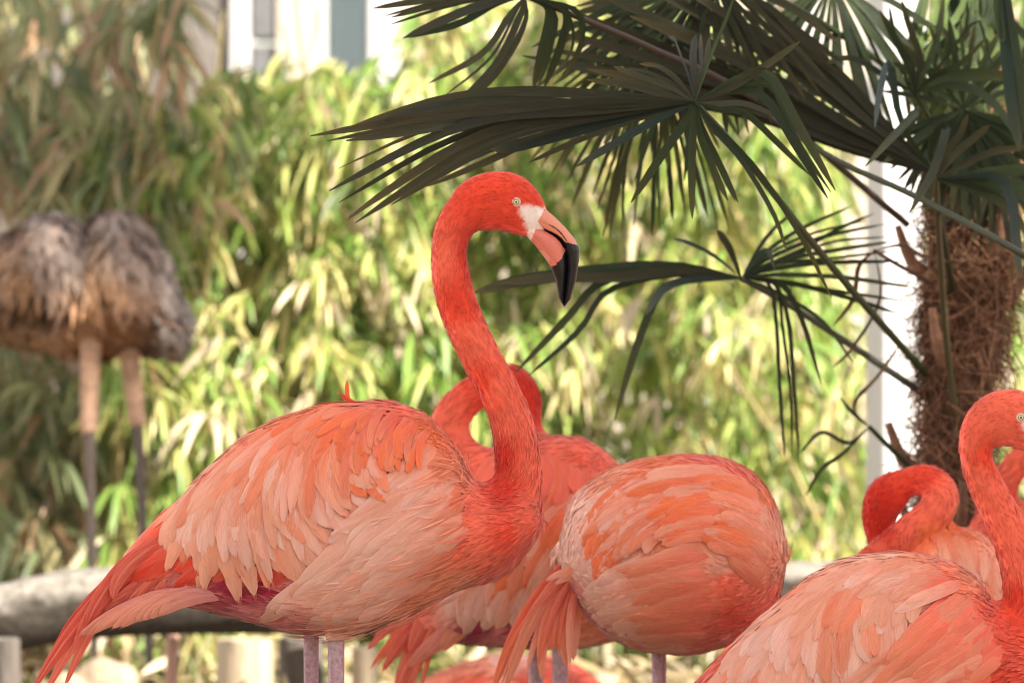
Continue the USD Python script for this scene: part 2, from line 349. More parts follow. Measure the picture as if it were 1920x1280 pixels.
make_log('log_rail', 'paler log end seen between the round flamingo and the right one', [log_at(1180, 1050, 0.28), log_at(1500, 1040, 0.3), log_at(1750, 1036, 0.3), log_at(2150, 1040, 0.3)], [0.056, 0.06, 0.06, 0.056], LOGW)
def stake(label, px0, px1, top, d, mat, lean=0.0, group='stakes standing under and behind the log', name='stake'):
    a, b = P(px0, top, d), P(px1, top, d); r = (b[0] - a[0]) / 2; c = (a + b) / 2
    z0 = float(ground_z(0, d)) - 0.08
    t = thing(name, label, 'stake', (c[0], d, z0), group)
    h = c[2] - z0; k = 12
    pts = np.stack([lean * (1 - np.linspace(0, 1, k)), 0 * np.linspace(0, 1, k), np.linspace(0, h, k)], 1)
    v, f = tube(pts, np.linspace(r * 1.05, r, k), 18); nn = k * 18
    v[:nn, :2] *= (1 + 0.14 * (noise(np.stack([v[:nn, 0] * 60, v[:nn, 1] * 60, v[:nn, 2] * 5], -1) + c, 4) - 0.5))[:, None]
    v[(k - 1) * 18:nn, 2] += 0.012 * (noise(v[(k - 1) * 18:nn] * 50 + c, 8) - 0.5)
    obj('stake_body', (v, f), mat, t, 40)
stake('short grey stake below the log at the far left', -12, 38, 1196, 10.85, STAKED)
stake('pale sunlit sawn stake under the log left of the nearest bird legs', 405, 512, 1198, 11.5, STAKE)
stake('dark shaded stake just behind the nearest bird legs', 522, 606, 1196, 11.3, STAKED)  # shade on this stake is put into its dark wood colour
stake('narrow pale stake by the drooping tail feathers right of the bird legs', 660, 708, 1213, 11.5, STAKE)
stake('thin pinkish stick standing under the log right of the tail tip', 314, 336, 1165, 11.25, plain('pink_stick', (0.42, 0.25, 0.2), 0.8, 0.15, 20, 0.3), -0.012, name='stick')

def rock(label, px, py, rx, ry, d, seed):
    c = P(px, py, d); s = d / F; m = trimesh.creation.icosphere(3); v = np.array(m.vertices)
    v *= (0.75 + 0.5 * fbm(v * 1.6 + seed, 4, seed))[:, None]; v *= [rx * s, rx * s * 0.8, ry * s]
    z0 = float(ground_z(0, d)); v[:, 2] += c[2] - ry * s - z0
    t = thing('rock', label, 'rock', (c[0], d, z0), 'stones on the ground behind the log')
    obj('rock_body', (v, m.faces), STONE, t, True)
rock('tan boulder at the bottom left behind the tail tip', 190, 1236, 75, 70, 11.8, 3)
rock('small tan stone left of the pale sawn stake, behind the log', 120, 1258, 45, 60, 11.6, 5)
rock('rounded stone at the bottom, beyond the drooping tail feathers', 640, 1262, 60, 60, 11.9, 9)
rock('low stone between the two nearer flamingos at the bottom', 1130, 1262, 60, 60, 11.7, 12)

# ------------------------------------------------------------------ bamboo hedge
def leaf_mesh(base, d, side, L, W, droop, g, k=6):
    """One lanceolate leaf: k stations of three points, folded along the midrib; bends towards the ground."""
    t = np.linspace(0, 1, k); up = np.array([0, 0, 1.0])
    dirs = d[None] + t[:, None] * droop * np.array([0, 0, -1.0]); dirs /= np.linalg.norm(dirs, axis=1, keepdims=True)
    mid = base + np.vstack([np.zeros(3), np.cumsum((dirs[1:] + dirs[:-1]) / 2 * (L / (k - 1)), 0)])
    w = W * np.array([0.18, 0.8, 1.0, 0.85, 0.5, 0.03]) / 2
    nrm = np.cross(dirs, side); nrm /= np.linalg.norm(nrm, axis=1, keepdims=True) + 1e-9
    s = np.cross(nrm, dirs)
    v = np.stack([mid - s * w[:, None] + nrm * w[:, None] * 0.3, mid, mid + s * w[:, None] + nrm * w[:, None] * 0.3], 1).reshape(-1, 3)
    return v
LF = np.array([x for i in range(5) for j in range(2) for x in ((i * 3 + j, i * 3 + j + 1, (i + 1) * 3 + j + 1), (i * 3 + j, (i + 1) * 3 + j + 1, (i + 1) * 3 + j))])
LUV = np.array([(i / 5 * 0.15, (j - 1) * 0.5) for i in range(6) for j in range(3)])
CANE = plain('bamboo_cane', (0.34, 0.27, 0.12), 0.5, 0.3, 12, 0.1)
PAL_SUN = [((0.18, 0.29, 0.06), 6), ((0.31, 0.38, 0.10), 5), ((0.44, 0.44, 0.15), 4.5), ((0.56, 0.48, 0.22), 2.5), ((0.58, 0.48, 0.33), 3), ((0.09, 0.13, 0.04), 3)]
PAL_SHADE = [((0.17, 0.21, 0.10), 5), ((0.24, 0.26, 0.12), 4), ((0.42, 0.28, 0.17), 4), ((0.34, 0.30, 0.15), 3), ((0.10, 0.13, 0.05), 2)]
def clump(label, px0, px1, top, bottom, d0, d1, n, pal, seed, size=1.0, single=110, dens_low=1.0):
    """A bamboo plant filling px0..px1 across and top..bottom up, d0..d1 deep; top may be a pair (left, right)."""
    g = np.random.default_rng(seed); dm = (d0 + d1) / 2
    c = P((px0 + px1) / 2, 640, dm); gz = float(ground_z(0, dm)); loc = np.array([c[0], dm, gz])
    t = thing('bamboo_plant', label, 'bamboo', group='bamboo plants of the hedge')
    t.GetAttribute('xformOp:translate').Set(Gf.Vec3d(*map(float, loc)))
    cols = np.array([p[0] for p in pal]); wt = np.array([p[1] for p in pal], float); wt /= wt.sum()
    hull_top = P((px0 + px1) / 2, np.mean(top), dm)[2]
    for k in range(5):
        x0 = P(g.uniform(px0, px1), 640, dm)[0]; y0 = g.uniform(d0 - 0.05, d1)
        z1 = hull_top * g.uniform(0.9, 1.1)
        pts = spline([(x0, y0, gz - 0.05), (x0 + g.normal(0, 0.03), y0, (gz + z1) / 2), (x0 + g.normal(0, 0.12), y0 - 0.1, z1)], 10) - loc
        obj('cane', tube(pts, np.linspace(0.007, 0.003, 10), 7), CANE, t, True)
    leaves = []
    ncl = int(n * 1.8) // 6
    for k in range(ncl):
        px = g.uniform(px0 - 15, px1 + 15); tp = np.interp(px, [px0, px1], [top[0], top[1]]) if np.ndim(top) else top
        py = tp + (bottom - tp) * g.random() ** dens_low + g.normal(0, 12)
        dd = d0 + (d1 - d0) * g.random() ** 1.3
        node = P(px, py, dd)
        az = g.uniform(0, 2 * np.pi); spread = g.uniform(0.5, 1.0)
        main = np.array([math.cos(az) * 0.5, -abs(math.sin(az)) * 0.7 - 0.1, g.uniform(-0.9, 0.15)])
        col = cols[g.choice(len(cols), p=wt)]; m = g.integers(4, 9)
        for j in range(m):
            a = (j - (m - 1) / 2) / max(m - 1, 1) * 2 * spread
            sd = np.array([math.cos(az + 1.57), math.sin(az + 1.57), 0])
            d = main + sd * a * 0.9 + g.normal(0, 0.12, 3); d /= np.linalg.norm(d)
            L = size * g.uniform(0.08, 0.17); W = L * g.uniform(0.075, 0.125)
            side = np.cross(d, g.normal(0, 1, 3) * 0.6 + np.array([0.2, 1, 0.3])); side /= np.linalg.norm(side) + 1e-9
            cc = (col if g.random() < 0.75 else cols[g.choice(len(cols), p=wt)]) * g.uniform(0.75, 1.3)
            leaves.append((dd, leaf_mesh(node + g.normal(0, 0.008, 3), d, side, L, W, g.uniform(0.8, 2.6), g) - loc, np.clip(cc, 0, 0.8)))
    leaves.sort(key=lambda x: x[0])
    tipcol = lambda c_: np.clip(np.repeat([c_ * 0.9, c_, c_, c_ * 1.05, c_ * 1.1 + 0.01, c_ * 1.1 + [0.05, 0.02, 0]], 3, 0), 0, 0.85)
    for dd, v, cc in leaves[:single]:
        obj('leaf', (v, LF), LEAF, t, True, LUV, tipcol(cc))
    rest = leaves[single:]
    V = np.vstack([x[1] for x in rest]); FF = np.vstack([LF + 18 * i for i in range(len(rest))])
    obj('foliage', (V, FF), LEAF, t, True, np.tile(LUV, (len(rest), 1)), np.vstack([tipcol(x[2]) for x in rest]), kind='stuff')
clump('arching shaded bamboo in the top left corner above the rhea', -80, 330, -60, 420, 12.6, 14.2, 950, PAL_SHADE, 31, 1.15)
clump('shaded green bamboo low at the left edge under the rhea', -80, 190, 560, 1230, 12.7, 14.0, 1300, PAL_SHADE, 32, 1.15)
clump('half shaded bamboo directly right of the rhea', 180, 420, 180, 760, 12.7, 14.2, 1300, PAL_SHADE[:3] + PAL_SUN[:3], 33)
clump('bamboo with yellow leaf sprays behind the back of the nearest flamingo', 190, 470, 640, 1230, 12.6, 14.0, 1300, PAL_SUN, 34)
clump('bright bamboo whose top meets the two left white pillars', 380, 620, (150, 120), 800, 12.8, 14.5, 1600, PAL_SUN, 35)
clump('bamboo low behind the raised back feathers of the nearest flamingo', 460, 720, 600, 1230, 12.8, 14.3, 1300, PAL_SUN, 36)
clump('bright bamboo left of the nearest flamingo head, under the palm tips', 600, 830, (130, 100), 780, 12.8, 14.5, 1600, PAL_SUN, 37)
clump('sunlit bamboo directly behind the upright neck and head', 800, 1050, -40, 640, 13.0, 14.8, 1600, PAL_SUN, 38)
clump('sunlit bamboo behind the preening flamingo', 740, 1050, 560, 1230, 12.8, 14.3, 1300, PAL_SUN, 39)
clump('bright bamboo seen through the fan palm, right of the black beak tip', 1030, 1300, -40, 620, 13.0, 14.8, 1600, PAL_SUN, 40)
clump('bamboo with pale drooping leaves above the round headless flamingo', 1030, 1340, 560, 1230, 12.8, 14.3, 1400, PAL_SUN, 41)
clump('yellow green bamboo between the fan palm and the white post', 1280, 1560, (-40, 110), 640, 13.0, 14.8, 1500, PAL_SUN, 42)
clump('bamboo low beside the foot of the white post', 1320, 1640, 560, 1230, 12.8, 14.3, 1400, PAL_SUN, 43)
clump('bamboo at the right edge behind the palm trunk', 1700, 2000, -40, 1000, 13.6, 15.0, 1500, PAL_SUN, 44)

# dead leaves and dry stems lying under the hedge
g = np.random.default_rng(77); lv = []; lc = []
for k in range(2600):
    x = g.uniform(-1.25, 1.25); y = g.uniform(11.2, 13.6); z = float(ground_z(x, y)) + 0.02 + 0.14 * g.random() ** 2
    d = g.normal(0, 1, 3) * [1, 1, 0.5]; d /= np.linalg.norm(d); L = g.uniform(0.06, 0.14)
    sd = np.cross(d, g.normal(0, 1, 3)); sd /= np.linalg.norm(sd)
    lv.append(leaf_mesh(np.array([x, y, z]), d, sd, L, L * 0.17, 0.2, g)); c_ = np.array([(0.42, 0.33, 0.19), (0.34, 0.25, 0.13), (0.5, 0.42, 0.28), (0.2, 0.22, 0.07)][g.integers(4)]) * g.uniform(0.7, 1.2)
    lc.append(np.repeat(c_[None], 18, 0))
tag(obj('leaf_litter', (np.vstack(lv), np.vstack([LF + 18 * i for i in range(len(lv))])), LEAF, None, True, np.tile(LUV, (len(lv), 1)), np.vstack(lc)), 'dry fallen bamboo leaves heaped under the hedge', 'leaf litter', None, 'stuff')

# ------------------------------------------------------------------ the fan palm
TD = 9.6
base = P(1800, 640, TD); base[2] = 0
palm = thing('palm_tree', 'fan palm with hairy brown trunk and dark split fan leaves', 'palm', base)
gp = np.random.default_rng(5)
tk = np.array([P(1790, 1500, TD), P(1788, 1100, TD), P(1785, 900, TD), P(1808, 600, TD), P(1822, 400, TD), P(1828, 150, TD), P(1830, -60, TD)])
tk = np.vstack([[tk[0][0], TD, -0.05], tk]) ; rr = np.array([0.064, 0.058, 0.045, 0.043, 0.06, 0.055, 0.042, 0.028])
tp, tr = spline(tk, 60), spline(rr[:, None], 60)[:, 0]
v, f = tube(tp - base, tr, 28); nn = 60 * 28
mid = np.repeat(tp - base, 28, 0)
v[:nn] = mid + (v[:nn] - mid) * (0.8 + 0.5 * fbm(np.stack([v[:nn, 0] * 22, v[:nn, 1] * 22, v[:nn, 2] * 9], -1), 4, 2))[:, None]
tc_ = np.array([[0.11, 0.062, 0.04]]) * (0.6 + 0.9 * fbm(v * 30, 3, 4))[:, None]
obj('trunk', (v, f), FIBRE, palm, True, tint=tc_)
# matted fibre: thin loose strands all round the trunk
vs, cs = [], []
for k in range(5200):
    i = gp.integers(12, 54); a = gp.uniform(0, 2 * np.pi); r = tr[i]; o = np.array([math.cos(a), math.sin(a), 0])
    p0 = tp[i] - base + o * r * 1.0; dirv = np.cross(o, [0, 0, 1]) * gp.normal(0, 0.8) + np.array([0, 0, gp.normal(-0.3, 0.9)]); dirv /= np.linalg.norm(dirv)
    L = gp.uniform(0.03, 0.12); p2 = p0 + dirv * L + o * gp.uniform(-0.005, 0.02); p1 = (p0 + p2) / 2 + o * gp.uniform(0.002, 0.018)
    vv, ff = tube(spline([p0, p1, p2], 5), [0.0009, 0.0011, 0.001, 0.0008, 0.0005], 3, False); vs.append((vv, ff))
    cs.append(np.repeat(np.array([[0.25, 0.135, 0.08]]) * gp.uniform(0.25, 1.7), len(vv), 0))
obj('trunk_fibre', join(vs), FIBRE, palm, True, tint=np.vstack(cs), kind='stuff')
for k in range(16):                           # stubs of cut leaf stalks
    i = int(np.linspace(16, 50, 16)[k]); a = k * 2.4; o = np.array([math.cos(a), math.sin(a), 0]); p0 = tp[i] - base + o * tr[i] * 0.7
    sp = spline([p0, p0 + o * 0.05 + [0, 0, 0.04], p0 + o * 0.075 + [0, 0, 0.10]], 7)
    v, f = tube(sp, np.linspace(0.016, 0.006, 7), 8)
    obj('leaf_stub', (v, f), FIBRE, palm, True, tint=np.repeat([[0.2, 0.11, 0.07]], len(v), 0) * gp.uniform(0.6, 1.3))

GREEN = np.array([0.034, 0.050, 0.020]); BROWN = np.array([0.052, 0.053, 0.028]); BLUEG = np.array([0.036, 0.060, 0.045]); BRIGHT = np.array([0.10, 0.15, 0.04])
def strip(path, width, roll, fold=0.35, k=14, prof=None):
    """A V-folded leaflet along the path (k x 3, world); width at its widest; tapers to a point."""
    p = spline(path, k); t = np.gradient(p, axis=0); t /= np.linalg.norm(t, axis=1, keepdims=True) + 1e-9
    view = np.array([0, 1.0, 0]); s = np.cross(t, view); s /= np.linalg.norm(s, axis=1, keepdims=True) + 1e-9
    n = np.cross(s, t); ro = np.asarray(roll) * np.ones(k)
    s2 = s * np.cos(ro)[:, None] + n * np.sin(ro)[:, None]; n2 = n * np.cos(ro)[:, None] - s * np.sin(ro)[:, None]
    u = np.linspace(0, 1, k); w = np.interp(u, [0, 0.12, 0.38, 0.8, 0.94, 1], [0.12, 0.5, 1, 0.9, 0.55, 0.1]) * width / 2
    v = np.stack([p - s2 * w[:, None], p + n2 * (w * fold)[:, None], p + s2 * w[:, None]], 1).reshape(-1, 3)
    f = np.array([x for i in range(k - 1) for j in range(2) for x in ((i * 3 + j, i * 3 + j + 1, (i + 1) * 3 + j + 1), (i * 3 + j, (i + 1) * 3 + j + 1, (i + 1) * 3 + j))])
    uv = np.array([(u[i], (j - 1) * 0.5) for i in range(k) for j in range(3)])
    return v, f, uv
def frond(hub, d, stalk, leaflets, col=BROWN, stalk_r=0.0055, stalk_col=None, fill=0.8):
    """hub: pixel of the fan's centre at distance d; stalk: pixels with distances, hub first; leaflets: (pixels.. , width px, depth change, colour)."""
    sp = np.array([P(hub[0], hub[1], d)] + [P(x, y, dd) for x, y, dd in stalk]) - base
    v, f = tube(spline(sp, 24), np.linspace(stalk_r * 0.75, stalk_r * 1.15, 24), 10)
    fr = obj('frond', (v, f), FROND, palm, True, np.stack([np.zeros(len(v)), np.zeros(len(v))], 1), np.repeat([stalk_col if stalk_col is not None else col * 1.2], len(v), 0))
    more = []
    for (a, wa, da, ca), (b, wb, db, cb) in zip(leaflets[:-1], leaflets[1:]):        # thin leaflets between neighbours that point the same way
        ea, eb = np.array(a[-1]) - hub, np.array(b[-1]) - hub
        if len(a) == len(b) and ea @ eb > 0.955 * np.linalg.norm(ea) * np.linalg.norm(eb) and gp.random() < fill:
            more.append(([tuple((np.array(p) + q) / 2 + gp.normal(0, 5, 2)) for p, q in zip(a, b)], min(wa, wb) * 0.7, (da + db) / 2 + 0.04, (np.asarray(ca) + cb) / 2))
    for pts, w, dd, c in list(leaflets) + more:
        m = len(pts); path = [P(hub[0], hub[1], d)] + [P(x, y, d + dd * ((i + 1) / m) ** 1.3) for i, (x, y) in enumerate(pts)]
        v, f, uv = strip(np.array(path) - base, 0.6 * w * d / F, gp.normal(0, 0.35))
        cc = np.clip(np.asarray(c) * gp.uniform(0.75, 1.25), 0, 0.6)
        t_ = np.repeat(np.linspace(0, 1, 14), 3)[:, None]
        tint = cc + t_**5 * np.array([0.10, 0.07, 0.02]) * gp.uniform(0, 1.3)
        obj('leaflet', (v, f), FROND, fr, 60, None, None) if False else obj('leaflet', (v, f), FROND, fr, True, uv, tint)
def fan(hub, a0, a1, n, L, w, dd, c, droop=0.0, jit=0.06):
    """n leaflets fanned between the angles (degrees, anticlockwise from the right), length L px, drooping."""
    out = []
    for k in range(n):
        a = math.radians(a0 + (a1 - a0) * k / max(n - 1, 1) + gp.normal(0, 2)); l = L * gp.uniform(1 - jit * 2, 1 + jit)
        pts = []
        for s in (0.4, 0.7, 1.0):
            pts.append((hub[0] + math.cos(a) * l * s, hub[1] - math.sin(a) * l * s + droop * s**2.2 * l * gp.uniform(0.8, 1.2)))
        out.append((pts, w * gp.uniform(0.8, 1.2), dd * gp.uniform(0.6, 1.3), c))
    return out
h1 = (1303, 192)
frond(h1, 8.35, [(1400, 300, 8.5), (1560, 500, 9.0), (1735, 700, 9.55)], [
    ([(1150, 178), (960, 172), (820, 190), (640, 245)], 34, -0.25, BROWN), ([(1120, 190), (940, 205), (780, 222), (582, 255)], 36, -0.35, BROWN),
    ([(1110, 205), (920, 220), (800, 240), (649, 264)], 36, -0.3, BROWN), ([(1120, 208), (940, 218), (800, 262), (617, 358)], 32, -0.3, BROWN),
    ([(1120, 212), (960, 235), (830, 290), (653, 408)], 36, -0.25, BROWN), ([(1130, 214), (970, 242), (840, 305), (666, 418)], 32, -0.2, BROWN),
    ([(1140, 218), (990, 245), (870, 300), (734, 384)], 34, -0.15, BROWN), ([(1160, 220), (1030, 250), (920, 300), (800, 350)], 26, -0.1, BROWN),
    ([(1120, 196), (930, 190), (800, 205), (700, 235)], 36, -0.3, BROWN), ([(1170, 222), (1050, 255), (960, 278), (920, 280)], 32, -0.1, BLUEG * 0.8),
    ([(1180, 228), (1080, 265), (991, 305)], 20, 0.05, BROWN), ([(1230, 225), (1160, 265), (1080, 313)], 40, -0.1, BLUEG),
    ([(1280, 235), (1235, 300), (1183, 380)], 30, 0.0, GREEN), ([(1299, 250), (1297, 320), (1298, 410)], 26, 0.0, GREEN), ([(1312, 250), (1335, 310), (1365, 377)], 24, 0.02, GREEN),
    ([(1318, 245), (1345, 300), (1384, 380)], 24, 0.05, GREEN), ([(1330, 235), (1390, 300), (1450, 400), (1476, 474)], 22, 0.1, GREEN), ([(1345, 240), (1420, 320), (1500, 440), (1560, 560)], 18, 0.1, GREEN),
    ([(1290, 140), (1275, 100), (1262, 65)], 22, 0.1, BROWN), ([(1300, 130), (1300, 95), (1305, 66)], 26, 0.1, BROWN), ([(1312, 140), (1325, 110), (1330, 70)], 20, 0.1, BROWN),
    ([(1335, 100), (1360, 40), (1378, -10)], 12, -0.1, GREEN * 1.8), ([(1270, 150), (1235, 125), (1200, 120)], 18, 0.05, BROWN), ([(1250, 160), (1190, 140), (1150, 125)], 20, 0.05, BROWN),
    ([(1240, 175), (1170, 158), (1100, 150)], 26, 0.05, BROWN),
    ([(1370, 165), (1440, 120), (1500, 78)], 24, -0.1, BROWN), ([(1380, 150), (1440, 140), (1500, 240), (1566, 357)], 32, -0.15, GREEN), ([(1390, 170), (1440, 190), (1490, 270), (1552, 372)], 28, -0.1, GREEN),
    ([(1350, 205), (1400, 215), (1460, 270), (1520, 330)], 22, 0.0, GREEN), ([(1345, 195), (1400, 195), (1470, 225)], 20, 0.1, BROWN)], stalk_col=GREEN * 1.3, fill=0.35)
h2 = (1752, 325)
L2 = []
for k, (tx, ty) in enumerate([(1040, 60), (980, 105), (1100, 130), (1020, 10), (1120, -10), (1180, 30), (1230, 150), (1200, -30), (1280, -20), (1150, 170), (1260, 95), (1330, 20), (1390, -10), (1420, 60), (1480, 90), (1520, 250), (1420, 215), (1350, 165)]):
    m_ = 0.5; mx, my = h2[0] + (tx - h2[0]) * m_, h2[1] + (ty - h2[1]) * m_ - 20
    L2.append(([(h2[0] + (tx - h2[0]) * 0.25, h2[1] + (ty - h2[1]) * 0.27), (mx, my), (tx + (h2[0] - tx) * 0.2, ty + (h2[1] - ty) * 0.2 - 14), (tx, ty)], 34, -0.3 + 0.02 * k, BROWN * (0.9 if k % 3 else 0.7)))
L2 += [([(1745, 270), (1775, 235), (1750, 320), (1705, 400)], 30, -0.4, GREEN * 0.8), ([(1700, 250), (1725, 205), (1680, 250), (1622, 312)], 32, -0.45, GREEN), ([(1690, 230), (1668, 120), (1650, 170), (1640, 240)], 26, -0.4, BLUEG)]
frond(h2, 9.1, [(1765, 420, 9.3), (1790, 560, 9.55)], L2, stalk_col=BROWN, fill=0.3)
h3 = (1390, 522)
frond(h3, 9.2, [(1480, 572, 9.3), (1600, 650, 9.45), (1742, 745, 9.6)], [
    ([(1270, 500), (1120, 508), (980, 525), (885, 550)], 44, -0.3, GREEN), ([(1280, 508), (1150, 520), (1040, 520), (930, 532)], 34, -0.3, BROWN), ([(1250, 512), (1130, 528), (1060, 600), (965, 700)], 26, -0.2, GREEN * 0.8),
    ([(1260, 516), (1140, 545), (1085, 620), (990, 705)], 20, -0.2, GREEN), ([(1270, 530), (1230, 560), (1190, 660), (1152, 788)], 30, -0.15, GREEN * 0.8), ([(1290, 525), (1240, 545), (1210, 590)], 26, -0.25, BLUEG),
    ([(1340, 480), (1290, 455), (1262, 448)], 24, -0.1, BROWN), ([(1370, 470), (1355, 445), (1345, 432)], 24, -0.1, BROWN), ([(1420, 480), (1440, 470), (1452, 505)], 14, -0.1, BLUEG),
    ([(1420, 470), (1450, 430), (1490, 395)], 14, 0.1, GREEN), ([(1440, 470), (1500, 430), (1600, 385)], 14, 0.12, GREEN), ([(1450, 480), (1540, 445), (1660, 420)], 14, 0.15, GREEN), ([(1450, 492), (1560, 470), (1680, 452)], 15, 0.15, GREEN),
    ([(1460, 502), (1560, 492), (1690, 490)], 16, 0.15, GREEN), ([(1460, 515), (1580, 520), (1720, 540)], 18, 0.15, GREEN), ([(1470, 528), (1580, 555), (1690, 590)], 18, 0.15, GREEN * 0.8), ([(1450, 545), (1540, 600), (1600, 680)], 16, 0.12, GREEN),
    ([(1440, 530), (1455, 600), (1463, 740), (1472, 864)], 15, 0.0, GREEN), ([(1450, 530), (1478, 600), (1490, 740), (1499, 868)], 16, 0.0, GREEN), ([(1460, 530), (1500, 590), (1540, 720)], 18, 0.0, GREEN * 0.8),
    ([(1430, 500), (1500, 470), (1570, 430), (1640, 400)], 13, 0.1, GREEN)], GREEN, stalk_col=np.array([0.11, 0.115, 0.09]))
h4 = (1756, 336)
frond(h4, 9.0, [(1760, 430, 9.2), (1775, 640, 9.45), (1795, 800, 9.55)], [
    ([(1830, 345), (1900, 352), (1990, 400)], 60, -0.1, GREEN * 1.3), ([(1830, 330), (1910, 318), (1990, 322)], 40, -0.1, GREEN * 1.2), ([(1820, 352), (1880, 380), (1930, 440)], 44, -0.1, GREEN),
    ([(1780, 280), (1800, 250), (1815, 215)], 24, -0.1, BROWN * 1.2), ([(1790, 290), (1825, 260), (1855, 235)], 26, -0.1, BROWN * 1.3), ([(1805, 310), (1860, 285), (1930, 275)], 26, -0.1, BROWN),
    ([(1860, 330), (1895, 370), (1905, 450), (1912, 520)], 34, -0.3, BLUEG * 0.7)], GREEN, stalk_col=np.array([0.12, 0.11, 0.055]))
h5 = (985, -6)
frond(h5, 8.7, [(1090, 35, 8.75), (1215, 88, 8.8), (1420, 190, 9.0), (1700, 420, 9.5)], [
    ([(900, -12), (800, 0), (700, 16)], 24, -0.1, BROWN), ([(900, -5), (820, 10), (730, 34)], 18, -0.1, BROWN), ([(920, 5), (850, 30), (756, 72)], 34, -0.1, BROWN), ([(930, 8), (860, 45), (790, 62), (760, 70)], 26, -0.1, GREEN),
    ([(955, 30), (905, 100), (803, 157)], 24, -0.05, BROWN), ([(975, 30), (930, 120), (853, 198)], 24, -0.05, BROWN), ([(985, 40), (950, 110), (905, 165), (840, 205)], 22, 0.0, BROWN),
    ([(1030, 20), (1015, 100), (1000, 168)], 32, 0.05, GREEN), ([(1060, 20), (1050, 90), (1020, 165)], 28, 0.05, GREEN * 0.8), ([(1080, 20), (1090, 80), (1060, 140)], 20, 0.1, GREEN)], BROWN, 0.005, np.array([0.085, 0.06, 0.045]))
h6 = (1235, 95)
frond(h6, 9.2, [(1400, 130, 9.3), (1600, 210, 9.5), (1800, 380, 9.6)],
    fan(h6, 205, 300, 13, 260, 20, 0.1, GREEN, 0.35) + fan(h6, 120, 200, 8, 170, 24, 0.1, GREEN * 0.8) + fan(h6, -50, 50, 8, 190, 20, 0.1, BROWN, 0.3), GREEN)
h7 = (1330, -50)
frond(h7, 9.0, [(1500, 20, 9.2), (1700, 160, 9.5), (1810, 330, 9.6)], fan(h7, 190, 345, 17, 270, 24, 0.0, BROWN * 0.9, 0.2) + fan(h7, 200, 260, 6, 380, 20, -0.1, GREEN, 0.1), GREEN)
h8 = (1560, -40)
frond(h8, 9.3, [(1640, 60, 9.45), (1800, 280, 9.6)], fan(h8, 200, 340, 14, 260, 24, 0.0, GREEN, 0.2), GREEN)
frond((1240, 60), 9.0, [(1520, 272, 9.0), (1720, 370, 8.9), (1925, 482, 8.7), (2150, 640, 9.3)], fan((1240, 60), 140, 290, 12, 200, 22, 0.05, GREEN, 0.3), GREEN, 0.005, np.array([0.09, 0.10, 0.065]))
h9 = (1715, 175)
frond(h9, 9.15, [(1760, 260, 9.4), (1815, 420, 9.58)], [
    ([(1760, 150), (1830, 140), (1905, 145)], 46, -0.1, GREEN * 1.2), ([(1755, 140), (1800, 120), (1850, 70)], 20, -0.1, GREEN), ([(1740, 120), (1760, 60), (1770, -10)], 24, 0, GREEN * 1.4),
    ([(1725, 110), (1705, 50), (1690, 0)], 22, -0.1, BROWN), ([(1700, 120), (1670, 60), (1650, 20)], 24, -0.1, GREEN), ([(1790, 160), (1860, 190), (1930, 290)], 34, -0.2, GREEN),
    ([(1765, 120), (1830, 40), (1850, 90), (1865, 140)], 10, -0.1, GREEN * 1.2), ([(1670, 150), (1600, 110), (1545, 120)], 24, -0.1, GREEN * 0.8)], GREEN)
h10 = (1806, 205)
frond(h10, 9.2, [(1815, 300, 9.4), (1822, 430, 9.57)], fan(h10, 200, 345, 17, 190, 26, -0.12, GREEN, 0.12) + fan(h10, 20, 160, 10, 180, 24, -0.05, GREEN * 1.3, 0.1), GREEN)
h11 = (1868, 300)
frond(h11, 9.3, [(1850, 370, 9.45), (1830, 470, 9.58)], fan(h11, 215, 340, 11, 150, 22, -0.1, BROWN, 0.1) + fan(h11, -10, 70, 6, 150, 20, -0.05, GREEN, 0.1), GREEN)
# new upright stalks and hanging blades of the crown at the top right
for i, (x0, y0, x1, y1, dd) in enumerate([(1832, 420, 1790, -60, 9.5), (1835, 420, 1826, -70, 9.45), (1840, 420, 1862, -70, 9.5), (1845, 430, 1935, -60, 9.55), (1828, 430, 1745, -60, 9.6)]):
    hb = (x1, y1); up_ = [([(x1 + gp.normal(0, 25), y1 + 90), (x1 + gp.normal(0, 35), y1 + 190), (x1 + gp.normal(0, 45), y1 + gp.uniform(270, 360))], 24, -0.15, BRIGHT if k % 2 else GREEN) for k in range(6)]
    frond(hb, dd, [((x0 + x1) / 2, (y0 + y1) / 2, dd + 0.02), (x0, y0, 9.6)], up_, GREEN, 0.007, np.array([0.10, 0.14, 0.04]))
frond((1878, -80), 8.9, [(1900, 200, 9.2), (1860, 420, 9.55)], [([(1885, 60), (1895, 180), (1912, 285)], 40, 0.0, BLUEG), ([(1900, 60), (1915, 160), (1925, 260)], 34, 0, GREEN), ([(1870, 0), (1878, 60), (1880, 80)], 28, 0, GREEN * 1.5)], GREEN)
# a dry brown leaf bent against the trunk
frond((1640, 470), 9.35, [(1690, 500, 9.45), (1770, 540, 9.6)], [([(1610, 500), (1600, 560), (1562, 612)], 16, 0, (0.16, 0.08, 0.05)), ([(1690, 460), (1730, 480), (1780, 490)], 14, 0, (0.2, 0.12, 0.08)), ([(1650, 560), (1600, 650), (1560, 690)], 14, 0, (0.14, 0.07, 0.05))], np.array([0.17, 0.1, 0.07]), 0.004)
frond((1630, 800), 9.5, [(1700, 870, 9.55), (1770, 940, 9.6)], [([(1600, 775), (1575, 745)], 14, 0, GREEN), ([(1590, 830), (1540, 810), (1500, 850)], 14, 0, GREEN), ([(1600, 760), (1650, 700), (1690, 640)], 12, 0, (0.15, 0.09, 0.06)), ([(1580, 850), (1540, 880), (1510, 930)], 14, 0, GREEN)], GREEN, 0.005)

